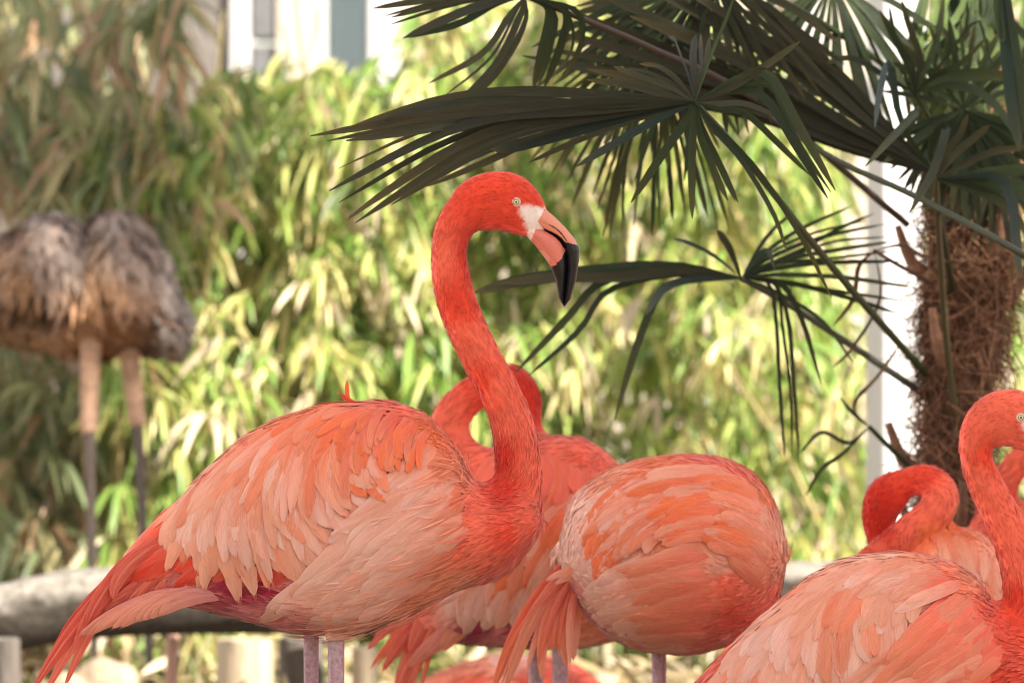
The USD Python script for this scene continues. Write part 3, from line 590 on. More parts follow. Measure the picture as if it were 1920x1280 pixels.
# ------------------------------------------------------------------ flamingos
RED = np.array([0.72, 0.058, 0.024]); DRED = np.array([0.58, 0.03, 0.014]); ORG = np.array([0.82, 0.17, 0.048]); SAL = np.array([0.80, 0.26, 0.135]); PINK = np.array([0.84, 0.39, 0.255]); PALE = np.array([0.88, 0.50, 0.39])
MAG = np.array([0.36, 0.012, 0.045]); ROSE = np.array([0.66, 0.20, 0.19]); WHT = np.array([0.80, 0.66, 0.58]); CORAL = np.array([0.78, 0.13, 0.07])
FACE = [(973, 387), (985, 385), (1000, 386), (1026, 391), (1048, 410), (1030, 450), (1006, 464), (1000, 455), (991, 438), (984, 420), (977, 402)]
BILL_ALL = [(974, 386), (1000, 381), (1021, 390), (1040, 407), (1060, 427), (1077, 447), (1086, 466), (1085, 492), (1080, 525), (1070, 560), (1057, 577)]
MOUTH = [(1000, 420), (1014, 427), (1027, 434), (1040, 441), (1051, 450), (1059, 462), (1063, 480), (1064, 505), (1061, 537), (1057, 575)]
LOWER = [(1047, 557), (1042, 525), (1032, 498), (1016, 476), (1003, 459), (985, 440)]

class Bird:
    def __init__(s, label, d, foot_px, slices, chain, colours, h=0.005, k=0.03, flow=None, group='flamingos gathered in the shade', seed=1, face=None):
        s.d, s.g = d, np.random.default_rng(seed); s.m = d / F
        fx = P(foot_px, 640, d)[0]; s.loc = np.array([fx, d, float(ground_z(fx, d))])
        s.t = thing('flamingo', label, 'flamingo', s.loc, group)
        s.flow = flow; s.col_p = np.array([[c[0], c[1]] for c in colours], float); s.col_c = np.array([c[2] for c in colours])
        sl = np.array(slices, float); top, bot = P(sl[:, 0], sl[:, 1], d), P(sl[:, 0], sl[:, 2], d)
        xs, zt, zb, wy = top[:, 0], top[:, 2], bot[:, 2], sl[:, 3]
        ch = spline(np.array([[c[0], c[1], c[2], c[3] if len(c) > 3 else 0, c[4] if len(c) > 4 else 0.92] for c in chain], float), 26 * len(chain))
        cp = P(ch[:, 0], ch[:, 1], d); cr = ch[:, 2] * s.m; cy = ch[:, 3]; cs = ch[:, 4]
        s.chain_px = ch[:, :2]; s.chain_r = ch[:, 2]; s.chain_y = cy
        lo = np.array([min(xs.min(), (cp[:, 0] - cr).min()), -max(wy.max(), (np.abs(cy) + cr).max()), min(zb.min(), (cp[:, 2] - cr).min())]) - 4 * h
        hi = np.array([max(xs.max(), (cp[:, 0] + cr).max()), max(wy.max(), (np.abs(cy) + cr).max()), max(zt.max(), (cp[:, 2] + cr).max())]) + 4 * h
        gx, gy, gz = (np.arange(lo[i], hi[i], h, dtype=np.float32) for i in range(3))
        from scipy.interpolate import PchipInterpolator as PI
        A, B, W = (PI(xs, q, extrapolate=True)(np.clip(gx, xs[0], xs[-1])) for q in (zt, zb, wy))
        zc, hh = (A + B) / 2, np.maximum((A - B) / 2, 0.004); W = np.maximum(W, 0.004)
        out = np.maximum(np.maximum(xs[0] - gx, gx - xs[-1]), 0)
        e = np.sqrt(((gz[None, None] - zc[:, None, None]) / hh[:, None, None])**2 + (gy[None, :, None] / W[:, None, None])**2)
        f = (e - 1) * np.minimum(hh, W)[:, None, None] + out[:, None, None] * 1.5
        fn = np.full(f.shape, 1.0, np.float32)
        for (c, r, yo, ys) in zip(cp, cr, cy, cs):
            R = r + 0.05; q = [slice(max(int((c[0] - R - lo[0]) / h), 0), int((c[0] + R - lo[0]) / h) + 1), slice(max(int((yo - R - lo[1]) / h), 0), int((yo + R - lo[1]) / h) + 1), slice(max(int((c[2] - R - lo[2]) / h), 0), int((c[2] + R - lo[2]) / h) + 1)]
            dx, dy, dz = gx[q[0]] - c[0], (gy[q[1]] - yo) / ys, gz[q[2]] - c[2]
            dd = np.sqrt(dx[:, None, None]**2 + dy[None, :, None]**2 + dz[None, None]**2) - r
            fn[tuple(q)] = np.minimum(fn[tuple(q)], dd)
        hm = np.clip(0.5 + 0.5 * (fn - f) / k, 0, 1)
        f = (fn * (1 - hm) + f * hm - k * hm * (1 - hm)).astype(np.float32)
        v, fc = surface_nets(f, lo, h); v, fc = smoothed(v, fc, 8)
        v[:, 1] += d
        s.v, s.f = v, fc
        s.gx, s.gz = gx, gz
        ins = (f < 0); first = np.argmax(ins, axis=1); any_ = ins.any(1)
        ym = np.where(any_, gy[np.minimum(first, len(gy) - 1)], np.nan)
        idx = ndimage.distance_transform_edt(~any_, return_distances=False, return_indices=True)
        ym = ym[idx[0], idx[1]]; s.ym = ndimage.gaussian_filter(ym, 1.2); s.near = idx; s.mask = ndimage.binary_erosion(any_, iterations=1)
        s.near = ndimage.distance_transform_edt(~s.mask, return_distances=False, return_indices=True)
        px = to_px(v); tint = s.colour(px, v)
        if face is not None:
            wf = np.clip(poly_sd(np.array(FACE) + face, px[:, 0], px[:, 1]) / 9 + 0.55 + 0.9 * (noise(v * 500, 2) - 0.5), 0, 1)[:, None]; tint = tint * (1 - wf) + WHT * wf
        s.face = face
        s.body = obj('body', (v - s.loc, fc), SKIN, s.t, True, tint=tint)
        s.nf = 0
    def colour(s, px, v=None):
        d2 = ((px[:, None] - s.col_p[None])**2).sum(-1) + 120.0
        w = d2 ** -1.8; c = (w @ s.col_c) / w.sum(1, keepdims=True)
        if v is not None:
            nz = fbm(v * 28, 3, 9)[:, None]; c = c * (0.82 + 0.36 * nz)
        return np.clip(c, 0, 0.88)
    def inside(s, X, Z):
        """Points beyond the body's outline are drawn back onto it, so that feathers wrap over the back."""
        h = s.gx[1] - s.gx[0]; i = np.clip(np.round((X - s.gx[0]) / h).astype(int), 0, len(s.gx) - 1); j = np.clip(np.round((Z - s.gz[0]) / h).astype(int), 0, len(s.gz) - 1)
        ok = s.mask[i, j]; ni, nj = s.near[0][i, j], s.near[1][i, j]
        return np.where(ok, X, s.gx[ni]), np.where(ok, Z, s.gz[nj])
    def ysurf(s, X, Z):
        i = (X - s.gx[0]) / (s.gx[1] - s.gx[0]); j = (Z - s.gz[0]) / (s.gz[1] - s.gz[0])
        return ndimage.map_coordinates(s.ym, [i, j], order=1, mode='nearest')
    def feather(s, base, ctrl, tip, w, c0, c1, off=0.004, lift=0.003, roll=0.0, k=11, name='wing_feather', tipround=0.74, yfix=None, barbs=34, fray=0.05):
        g = s.g; t = np.linspace(0, 1, k)[:, None]; b, c, e = (np.asarray(x, float) for x in (base, ctrl, tip)); m = 9
        q = np.linspace(-1, 1, m); ends = 1 - fray * g.random(m) * (0.4 + 0.6 * np.abs(q)); ends[m // 2] = 1
        u = t * ends[None]                                                     # each strip of the vane ends a little before the tip
        bez = lambda u: ((1 - u)**2)[..., None] * b + (2 * u * (1 - u))[..., None] * c + (u**2)[..., None] * e
        def width(u): return np.where(u < tipround, np.interp(u, [0, 0.25, 0.55, tipround], [0.4, 0.8, 1.0, 0.92]), 0.92 * np.sqrt(np.clip(1 - ((np.clip(u, 0, 1) - tipround) / (1 - tipround + 1e-6))**2, 0.004, 1)))
        def place(u, qq, up):
            """World points at u along and qq across (in half widths), raised by up."""
            p = bez(u); d = bez(np.clip(u + 0.02, 0, 1.02)) - bez(u - 0.02); d /= np.linalg.norm(d, axis=-1, keepdims=True) + 1e-9
            pp = p + np.stack([-d[..., 1], d[..., 0]], -1) * (w / 2 * width(u) * qq)[..., None]
            sh = pp.shape[:-1]; pw = P(pp[..., 0].ravel(), pp[..., 1].ravel(), s.d); X, Z = pw[:, 0], pw[:, 2]
            if yfix is None: X, Z = s.inside(X, Z)
            wm = w * s.m; x = np.clip(u / 0.4, 0, 1)
            rel = -0.003 + (off + 0.003) * x * x * (3 - 2 * x) + lift * u**2
            Yo = rel + (1 - qq**2) * wm * 0.075 * width(u) + roll * qq * wm * 0.35 + up
            ys = s.ysurf(X, Z) if yfix is None else np.full(len(X), yfix)
            return np.stack([X, s.d + ys - Yo.ravel(), Z], 1).reshape(sh + (3,))
        Q = np.broadcast_to(q[None], u.shape); v = place(u, Q, 0.0).reshape(-1, 3)
        Lm = (np.linalg.norm(c - b) + np.linalg.norm(e - c)) * s.m; wm = w * s.m
        bar = u * Lm * 0.35 - np.abs(Q) * wm * 0.9 + g.uniform(0, 5)
        uv = np.stack([bar.ravel(), (Q * 0.5).ravel() + g.uniform(0, 50)], 1)
        f = np.array([x for i in range(k - 1) for j in range(m - 1) for x in ((i * m + j, (i + 1) * m + j + 1, i * m + j + 1), (i * m + j, (i + 1) * m + j, (i + 1) * m + j + 1))])
        jc = g.uniform(0.92, 1.07); sh_ = g.normal(0, 0.12)
        def tone(u, qq):
            mx = np.clip((u + sh_ - 0.2) / 0.7, 0, 1)[..., None]; cc = (np.asarray(c0) * (1 - mx) + np.asarray(c1) * mx) * jc; ed = (np.abs(qq) ** 3 * 0.12)[..., None]
            if name == 'tail_feather': ed = ed + (np.exp(-(qq / 0.12)**2) * 0.3)[..., None] + (g.random(u.shape) * 0.18)[..., None]
            return np.clip(cc * (1 - ed) + PALE * ed, 0, 0.88)
        tint = tone(u, Q).reshape(-1, 3)
        if barbs:                                                              # loose barbs lying on the vane and over its edge
            sg = g.choice([-1, 1], barbs); u0 = g.uniform(0.12, 0.9, barbs); q0 = sg * g.uniform(0.0, 0.85, barbs); du = g.uniform(0.18, 0.42, barbs); q1 = np.clip(q0 + sg * g.uniform(0.05, 0.35, barbs), -1.12, 1.12)
            uu = np.stack([u0, u0 + du * 0.55, u0 + du], 1); uu = np.minimum(uu, 1.03); qq = np.stack([q0, (q0 + q1) / 2 + 0.06 * sg, q1], 1); hw = g.uniform(0.018, 0.045, (barbs, 1)) * np.array([[0.7, 1, 0.1]])
            up = np.array([[0.0002, 0.0007, 0.0007]]) * g.uniform(0.5, 1.6, (barbs, 1))
            A, B = place(uu, qq - hw, up), place(uu, qq + hw, up)
            bv = np.stack([A, B], 2).reshape(-1, 3); n0 = len(v); kk = n0 + np.arange(barbs)[:, None] * 6
            bf = np.vstack([kk + x for x in ([0, 3, 1], [0, 2, 3], [2, 5, 3], [2, 4, 5])])
            bc = tone(uu, qq) * g.uniform(0.92, 1.07, (barbs, 1, 1)); bc = bc * 0.88 + 0.12 * PALE; bc = np.repeat(bc[:, :, None], 2, 2).reshape(-1, 3)
            v = np.vstack([v, bv]); f = np.vstack([f, bf]); tint = np.vstack([tint, np.clip(bc, 0, 0.88)]); uv = np.vstack([uv, np.repeat(g.uniform(0, 50, (barbs, 2)), 6, 0)])
        return obj(name, (v - s.loc, f), FEATHER, s.t, True, uv, tint)
    def tract(s, bases, ctrls, tips, n, w, c0, c1, off=0.004, jit=8, lift=0.004, roll=0.35, name='wing_feather', mixc=None, pm=0.4, **kw):
        sd0 = s.g.uniform(0, 99)
        for i in range(n):
            u = (i + 0.5) / n + s.g.normal(0, 0.15 / n); j = lambda a=1: s.g.normal(0, jit * a, 2); jt = (along(tips, u) - along(bases, u)) * s.g.normal(0, 0.09)
            a, b = np.asarray(c0), np.asarray(c1)
            a, b = np.asarray(c0), np.asarray(c1)
            if mixc is not None and s.g.random() < pm: q = s.g.uniform(0.4, 1); a, b = a * (1 - q) + np.asarray(mixc[0]) * q, b * (1 - q) + np.asarray(mixc[1]) * q
            bp = along(bases, u) + j(0.7); a = 0.62 * a + 0.38 * s.colour(bp[None])[0]; te = along(tips, u) + jt + j(); bp = te + (bp - te) * 1.18
            s.feather(bp, along(ctrls, u) + j(), te, w * 0.98 * s.g.uniform(0.8, 1.2), a, b, off * 0.42 + s.g.uniform(0, 0.0015), lift * 0.6 * s.g.uniform(0.5, 1.5), 0.3 * roll * s.g.uniform(0.6, 1.3), name=name, **kw)
    def down(s, n, length, width, region=None, lift=0.25, name='plumage', light=0.14, off=0.0, var=0.17):
        """Small body feathers, too small to tell apart: slender blades lying along the body's flow."""
        m = trimesh.Trimesh(s.v, s.f, process=False)
        pts, fi = trimesh.sample.sample_surface(m, n * 2, seed=int(s.g.integers(1e6))); nr = m.face_normals[fi]
        px = to_px(pts); keep = np.ones(len(pts), bool) if region is None else region(px)
        if s.face is not None: keep &= poly_sd(np.array(FACE) + s.face, px[:, 0], px[:, 1]) < 2
        pts, nr, px = pts[keep][:n], nr[keep][:n], px[keep][:n]; N = len(pts)
        fl = s.flow(px, s)
        d3 = np.stack([fl[:, 0], 0 * fl[:, 0], -fl[:, 1]], 1) + s.g.normal(0, 0.16, (N, 3)); d3 -= (d3 * nr).sum(1, keepdims=True) * nr
        d3 /= np.linalg.norm(d3, axis=1, keepdims=True) + 1e-9
        sd = np.cross(d3, nr); ln = np.asarray(length(px) if callable(length) else np.full(N, length)) * s.g.uniform(0.7, 1.3, N); wd = ln * width
        L, Wd = ln[:, None], wd[:, None] * 0.5
        a = pts + nr * (off - 0.0003); lf = lift * s.g.uniform(0.3, 1.4, (N, 1)); ub = 0.0009
        v = np.stack([a - sd * Wd * 0.5, a + sd * Wd * 0.5, a + d3 * L * 0.5 - sd * Wd + nr * (L * lf * 0.3 + ub), a + d3 * L * 0.5 + sd * Wd + nr * (L * lf * 0.3 + ub), a + d3 * L + nr * (L * lf * 0.3 + ub * 0.8)], 1).reshape(-1, 3)
        k = np.arange(N)[:, None] * 5
        f = np.vstack([k + [0, 1, 3], k + [0, 3, 2], k + [2, 3, 4]])
        c = s.colour(px, pts) * s.g.uniform(1 - var, 1 + var * 0.75, (N, 1)); c = np.repeat(c, 5, 0).reshape(N, 5, 3); c[:, 4] = c[:, 4] * (1 - light) + PALE * light
        nb = np.repeat(nr + s.g.normal(0, 0.13, (N, 3)), 5, 0); nb /= np.linalg.norm(nb, axis=1, keepdims=True)
        obj(name, (v - s.loc, f), DOWN, s.t, False, tint=np.clip(c.reshape(-1, 3), 0, 0.88), kind='stuff', normals=nb)
    def head(s, dx, dy, yo=0.0, eye=True, sc=1.0, rot=0.0, pivot=(968, 379)):
        """The bill and eyes of the nearest bird's side view, moved by dx, dy pixels, scaled and turned about the eye."""
        ca, sa = math.cos(rot), math.sin(rot)
        def tr(pts): q = (np.array(pts, float) - pivot) * sc; return np.stack([q[:, 0] * ca - q[:, 1] * sa, q[:, 0] * sa + q[:, 1] * ca], 1) + pivot + [dx, dy]
        up_poly = BILL_ALL + MOUTH[::-1] + [(985, 412)]; lo_poly = MOUTH + LOWER + [(982, 425)]
        inv = lambda px: (lambda q: np.stack([q[:, 0] * ca + q[:, 1] * sa, -q[:, 0] * sa + q[:, 1] * ca], 1) / sc + pivot)(px - pivot - [dx, dy])
        for name, poly, th, rd in (('upper_bill', up_poly, 0.0135, 17), ('lower_bill', lo_poly, 0.0125, 19)):
            v, f = pillow(tr(poly), s.d, th * sc, rd * sc, 0.0012 * max(sc, 1), yo)
            v, f = smoothed(v, f, 4)
            q = inv(to_px(v - [0, yo, 0])); x, y = q[:, 0], q[:, 1]
            if name == 'upper_bill':
                c = np.where((x + 0.55 * y < 1237)[:, None], WHT, np.array([0.66, 0.24, 0.15]))
                bl = (y > 455 + 0.25 * (x - 1065)) & (x > 1040)
                w1 = np.clip(np.abs(poly_sd(MOUTH + [(1057, 576)], x, y)), 0, 50)
                dm = np.min([np.hypot(x - a[0], y - a[1]) for a in spline(MOUTH[:6], 60)], axis=0); bl |= (dm < np.interp(x, [1000, 1030, 1055], [1.0, 2.2, 4.5])) & (x > 1002)
                dm2 = np.min([np.hypot(x - a[0], y - a[1]) for a in spline([(1030, 422), (1042, 428), (1054, 440), (1062, 452)], 40)], axis=0); bl |= dm2 < 1.1
            else:
                c = np.where((x + 0.4 * y < 1176)[:, None], WHT * [1, 0.85, 0.8], np.array([0.62, 0.165, 0.115]))
                c = np.where(((y > 470) & (x < 1030) & (y > x - 548))[:, None] & True, np.array([0.62, 0.26, 0.2]), c)
                b = [(1052, 446), (1061, 465), (1053, 486), (1040, 497), (1031, 500), (1025, 540), (1057, 590), (1075, 560), (1075, 470)]
                wob = 2.5 * (noise(np.stack([x * 0.25, y * 0.25, 0 * x], -1), 5) - 0.5)
                bl = poly_sd(b, x, y) + wob > 0
                dm = np.min([np.hypot(x - a[0], y - a[1]) for a in spline(MOUTH[:6], 60)], axis=0); bl |= (dm < np.interp(x, [1000, 1030, 1055], [0.8, 1.8, 3.5])) & (x > 1002)
            c = np.where(bl[:, None], np.array([0.006, 0.005, 0.0055]), c)
            obj(name, (v - s.loc, f), HORN, s.t, True, tint=c)
        if eye:
            e = tr([(968, 379)])[0]; w = P(e[0], e[1], s.d); r = 0.0062 * sc
            ys = float(s.ysurf(np.array([w[0]]), np.array([w[2]]))[0])
            c0 = np.array([w[0], s.d + ys + r * 0.15, w[2]]) - s.loc
            def ball(rad, cc, sq=1.0): m = trimesh.creation.icosphere(3, rad); vv = np.array(m.vertices) * [1, sq, 1] + cc; return vv, m.faces
            ey = obj('eye', ball(r, c0), EYE, s.t, True)
            th = np.linspace(0, 2 * np.pi, 33)
            tor = trimesh.creation.torus(r * 0.86, r * 0.17, 32, 10); tor.apply_transform(trimesh.transformations.rotation_matrix(np.pi / 2, [1, 0, 0])); tor.apply_translation(c0 - [0, r * 0.52, 0])
            obj('eyelid', tor, plain_lid, ey, True)
            tor2 = trimesh.creation.torus(r * 0.55, r * 0.09, 32, 8); tor2.apply_transform(trimesh.transformations.rotation_matrix(np.pi / 2, [1, 0, 0])); tor2.apply_translation(c0 - [0, r * 0.82, 0])
            obj('iris_ring', tor2, RING, ey, True)
            obj('pupil', ball(r * 0.3, c0 - [0, r * 0.86, 0], 0.6), PUPIL, ey, True)
    def leg(s, px, py, r, back=0.0, knee=0.38, lean=0.0, cuff=True):
        p0 = P(px, py, s.d) + [0, back, 0]; k0 = np.array([p0[0] + lean * 0.5, p0[1], s.loc[2] + knee]); ft = np.array([p0[0] + lean, p0[1], s.loc[2] + 0.012])
        a = spline([p0 + [0, 0, 0.06], p0, p0 * 0.5 + k0 * 0.5, k0], 12); b = spline([k0, k0 * 0.5 + ft * 0.5, ft], 12)[1:]
        path = np.vstack([a, b]) - s.loc; rr_ = np.concatenate([np.linspace(r, r * 0.8, 9), [r * 0.95, r * 1.2, r * 1.35], [r * 1.2, r * 0.85], np.full(8, r * 0.72), [r * 0.9]]) * s.m
        v, f = tube(path, rr_, 14)
        dx = v - np.vstack([np.repeat(path, 14, 0), path[:1], path[-1:]])
        v[:, 0] -= dx[:, 0] * 0.16 * np.exp(-(dx[:, 0] / (0.25 * r * s.m))**2)
        c = np.array([[0.42, 0.25, 0.28]]) * (0.75 + 0.5 * fbm(v * [90, 90, 22], 3, 3))[:, None]; fl_ = np.clip((fbm(v * [70, 70, 40], 3, 12) - 0.6) / 0.06, 0, 1)[:, None] * 0.6; c = c * (1 - fl_) + np.array([0.45, 0.38, 0.37]) * fl_
        lg = obj('leg', (v, f), LEGM, s.t, True, tint=c)
        fo = ft - s.loc; toes = []
        for an in (-0.5, 0.0, 0.5):
            e = fo + np.array([math.cos(an) * 0.075, math.sin(an) * 0.075, -0.008]); toes.append(e)
            obj('toe', tube(spline([fo, (fo + e) / 2 + [0, 0, 0.004], e], 6), np.linspace(0.006, 0.003, 6), 8), LEGM, lg, True, tint=np.repeat([[0.4, 0.22, 0.24]], 50, 0))
        web = np.array([fo, toes[0], (toes[0] + toes[1]) / 2 - [0.014, 0, 0], toes[1], (toes[1] + toes[2]) / 2 - [0.014, 0, 0], toes[2]]); web = np.vstack([web + [0, 0, 0.002], web - [0, 0, 0.002]])
        fw = [(0, 1, 2), (0, 2, 3), (0, 3, 4), (0, 4, 5), (6, 8, 7), (6, 9, 8), (6, 10, 9), (6, 11, 10)] + [q for i in range(6) for q in ((i, (i + 1) % 6 + 6, (i + 1) % 6), (i, i + 6, (i + 1) % 6 + 6))]
        obj('web', (web, np.array(fw)), LEGM, lg, False, tint=np.repeat([[0.4, 0.22, 0.24]], 12, 0))
plain_lid = plain('eyelid_skin', (0.62, 0.42, 0.3), 0.5, 0.1, 60, 0)

def std_flow(body_dir, neck_from=0):
    """Flow of the plumage: down the neck towards the body near the neck, body_dir(px) elsewhere."""
    def fl(px, s):
        d2 = ((px[:, None] - s.chain_px[None])**2).sum(-1); i = d2.argmin(1); dist = np.sqrt(d2.min(1))
        tg = np.gradient(s.chain_px, axis=0); tg = -tg / (np.linalg.norm(tg, axis=1, keepdims=True) + 1e-9)
        w = np.clip(1.6 - dist / (s.chain_r[i] * 1.0 + 1), 0, 1)[:, None] * np.clip((i / len(tg) - neck_from) * 6, 0, 1)[:, None]
        b = body_dir(px); b = b / (np.linalg.norm(b, axis=1, keepdims=True) + 1e-9)
        o = tg[i] * w + b * (1 - w); return o / (np.linalg.norm(o, axis=1, keepdims=True) + 1e-9)
    return fl

# --- the nearest flamingo
sl1 = [(235, 1035, 1100, .018), (300, 965, 1115, .038), (340, 930, 1132, .055), (400, 868, 1148, .078), (480, 805, 1168, .096), (560, 772, 1185, .108), (640, 754, 1190, .114), (720, 752, 1172, .115), (790, 772, 1140, .11), (845, 826, 1112, .10), (900, 915, 1080, .082), (950, 930, 1045, .062), (1000, 955, 1000, .035)]
ch1 = [(905, 1000, 84), (948, 962, 64), (966, 920, 49), (972, 880, 43), (962, 800, 40), (935, 730, 37), (902, 670, 37), (869, 600, 37), (850, 540, 36.5), (842, 480, 33), (850, 432, 35, 0, .9), (874, 399, 40, 0, .85), (905, 380, 52, 0, .72), (948, 378, 55, 0, .66), (980, 397, 44, 0, .55), (998, 416, 28, 0, .5)]
col1 = [(950, 350, RED * .95), (900, 350, RED), (960, 430, RED), (1005, 385, RED), (1000, 440, CORAL), (880, 480, DRED), (830, 480, CORAL * 1.05), (860, 570, RED), (850, 640, CORAL), (900, 640, CORAL), (930, 720, CORAL * 1.05), (905, 715, RED), (960, 790, CORAL), (1000, 860, CORAL), (940, 850, DRED), (950, 920, DRED), (1010, 940, CORAL), (960, 1000, RED), (990, 1000, CORAL), (930, 1050, CORAL), (880, 1085, SAL), (890, 960, CORAL * 1.05), (870, 1020, CORAL * 1.1),
        (840, 900, SAL), (800, 820, ORG), (740, 770, CORAL), (640, 765, ORG), (560, 785, ORG), (480, 820, SAL), (400, 880, PINK), (330, 950, SAL), (840, 1060, SAL), (780, 960, PALE), (700, 1000, PALE), (820, 1000, PINK), (720, 1100, PINK), (800, 1110, SAL), (640, 1060, PALE), (640, 1160, PINK), (600, 1180, ROSE * 1.05), (540, 1160, ROSE), (480, 1150, ROSE), (450, 1110, MAG), (500, 1110, MAG), (475, 1122, MAG), (425, 1102, MAG), (400, 1110, ROSE), (340, 1115, ROSE), (280, 1100, PINK), (500, 1060, RED), (400, 1040, RED), (320, 1020, RED)]
def bd1(px):
    x, y = px[:, 0], px[:, 1]
    b = np.stack([-np.ones(len(x)), 0.55 + 0 * x], 1); r = (x > 640)
    b[r] = np.stack([-1 + 0 * x[r], np.interp(y[r], [780, 900, 1000, 1150], [0.7, 0.35, 0.3, 0.15])], 1)
    lo = (y > 1080) & (x < 640); b[lo] = [-1, -0.12]
    return b
B1 = Bird('large upright flamingo nearest the camera, its S neck fully raised', 8.0, 610, sl1, ch1, col1, h=0.0036, flow=std_flow(bd1, 0.10), seed=3, face=(0, 0))
tail = lambda b, c, t, w, c0, c1, off, yf, **kw: B1.feather(b, c, t, w, c0, c1, off, 0.0, 0.3, 12, name='tail_feather', tipround=0.55, fray=0.05, yfix=yf, **kw)
for (t_, y_, c_, w_) in [((64, 1290), -.012, RED, 33), ((85, 1300), -.006, CORAL, 28), ((95, 1230), .01, DRED, 36), ((120, 1290), 0.004, CORAL, 25), ((140, 1215), -.02, CORAL, 33), ((165, 1170), -.024, RED, 36), ((215, 1120), -.03, CORAL * .95, 31)]:
    tail((420 + rng.normal(0, 15), 985 + rng.normal(0, 10)), (215, 1035 + rng.normal(0, 6)), t_, w_, RED, c_, 0.004, y_)
for i in range(11):
    q = i / 10; tail((445 + 20 * q, 1104 + rng.normal(0, 5)), (300 + 40 * q, 1086 + 14 * q), (152 + 150 * q + rng.normal(0, 5), 1190 - 42 * q + rng.normal(0, 3)), 30 + rng.normal(0, 3), ROSE * 1.05, SAL * 0.4 + PINK * 0.6, 0.004, -.028 - .026 * q)
for i in range(12):
    q = i / 11; tail((440 + 30 * q, 1010 + 20 * q), (320 + 40 * q, 1050 + 12 * q), (180 + 170 * q, 1142 - 46 * q + rng.normal(0, 4)), 34, RED, CORAL if i % 3 else DRED, 0.004, -.008 - .03 * q)
# red flight feathers along the lower edge of the wing
B1.tract([(430, 960), (600, 960)], [(340, 1000), (560, 1030)], [(215, 1082), (300, 1076), (420, 1080), (520, 1085)], 16, 40, RED, RED * 1.05, 0.006, 6, 0.004, 0.4, mixc=(DRED, CORAL), pm=.4)
# layers of long pale shoulder feathers, the lowest first
B1.tract([(400, 880), (470, 840), (640, 860)], [(340, 940), (410, 950), (570, 990)], [(290, 1015), (345, 1038), (385, 1066), (445, 1072), (505, 1082), (590, 1070), (650, 1010)], 30, 36, SAL, PINK * 1.04, 0.011, 6, 0.006, 0.45, mixc=(CORAL * 1.1, SAL), pm=.15)
B1.tract([(450, 830), (540, 790), (710, 830)], [(360, 900), (450, 910), (640, 940)], [(310, 985), (370, 1025), (440, 1045), (520, 1050), (590, 1030), (660, 980), (700, 940)], 30, 34, SAL, PALE, 0.015, 10, 0.006, 0.45, mixc=(ORG, SAL), pm=.28)
B1.tract([(520, 790), (620, 765), (740, 800)], [(420, 850), (500, 850), (660, 870)], [(350, 930), (430, 970), (500, 1000), (570, 1000), (625, 965), (690, 925), (720, 900)], 30, 32, ORG, PINK, 0.019, 13, 0.005, 0.45, mixc=(CORAL * 1.05, ORG), pm=.4)
B1.tract([(600, 768), (680, 756), (765, 790)], [(500, 800), (580, 810), (710, 840)], [(420, 880), (480, 920), (550, 940), (610, 935), (660, 900), (720, 890), (745, 880)], 28, 26, CORAL * 1.05, SAL, 0.023, 14, 0.004, 0.45, mixc=(ORG, PALE), pm=.4)
B1.tract([(640, 760), (720, 755), (790, 800)], [(560, 778), (640, 790), (750, 830)], [(480, 830), (550, 850), (610, 860), (680, 860), (730, 870), (755, 890)], 22, 20, CORAL, ORG, 0.026, 10, 0.004, 0.4, mixc=(RED * 1.02, SAL), pm=.35)
B1.tract([(680, 755), (750, 762), (815, 815)], [(630, 760), (700, 778), (780, 840)], [(570, 785), (640, 805), (700, 820), (750, 850), (775, 890)], 18, 15, CORAL, ORG * 1.05, 0.028, 6, 0.004, 0.4, mixc=(RED, SAL), pm=.4)
# pale side feathers swept back from the breast over the wing
B1.tract([(650, 1010), (760, 1070), (800, 1110)], [(580, 1070), (640, 1110), (680, 1140)], [(508, 1140), (530, 1150), (580, 1160), (620, 1165)], 14, 34, PINK, PALE, 0.02, 6, 0.006, 0.4, mixc=(SAL, PINK), pm=.3)
B1.tract([(720, 950), (800, 1000), (830, 1080)], [(640, 1010), (690, 1060), (740, 1110)], [(560, 1075), (580, 1115), (620, 1140), (670, 1160)], 20, 32, PINK, PALE * 1.02, 0.022, 8, 0.005, 0.4, mixc=(SAL, PALE), pm=.3)
B1.tract([(780, 870), (840, 940), (870, 1020)], [(710, 930), (760, 990), (800, 1060)], [(640, 990), (660, 1040), (700, 1090), (740, 1130)], 24, 28, PINK, PALE, 0.022, 8, 0.004, 0.4, mixc=(SAL, PALE), pm=.4)
B1.tract([(800, 830), (860, 900), (885, 990)], [(750, 860), (800, 940), (840, 1020)], [(700, 915), (740, 985), (790, 1060)], 22, 22, SAL, PALE, 0.019, 8, 0.004, 0.4, mixc=(PINK, PALE), pm=.5)
B1.tract([(790, 790), (850, 850), (880, 930)], [(770, 815), (820, 880), (860, 960)], [(735, 855), (780, 920), (830, 990)], 20, 16, ORG, SAL, 0.014, 7, 0.003, 0.4, mixc=(SAL, PALE), pm=.4)
B1.feather((660, 762), (648, 752), (651, 712), 9, CORAL, ORG, 0.0, 0, 0.2, yfix=0.0)
B1.feather((690, 765), (660, 755), (638, 738), 9, CORAL, RED, 0.0, 0, 0.2, yfix=-.01)
hairs = lambda px: np.interp(px[:, 1], [330, 460, 700, 950, 1050, 1150], [0.008, 0.010, 0.011, 0.016, 0.024, 0.026])
B1.down(14000, lambda px: hairs(px) * 0.9, 0.17, lambda px: (px[:, 0] > 770) & (px[:, 0] < 1080), 0.22)
B1.down(3500, 0.032, 0.22, lambda px: (px[:, 0] <= 770) & (px[:, 0] > 320), 0.06)
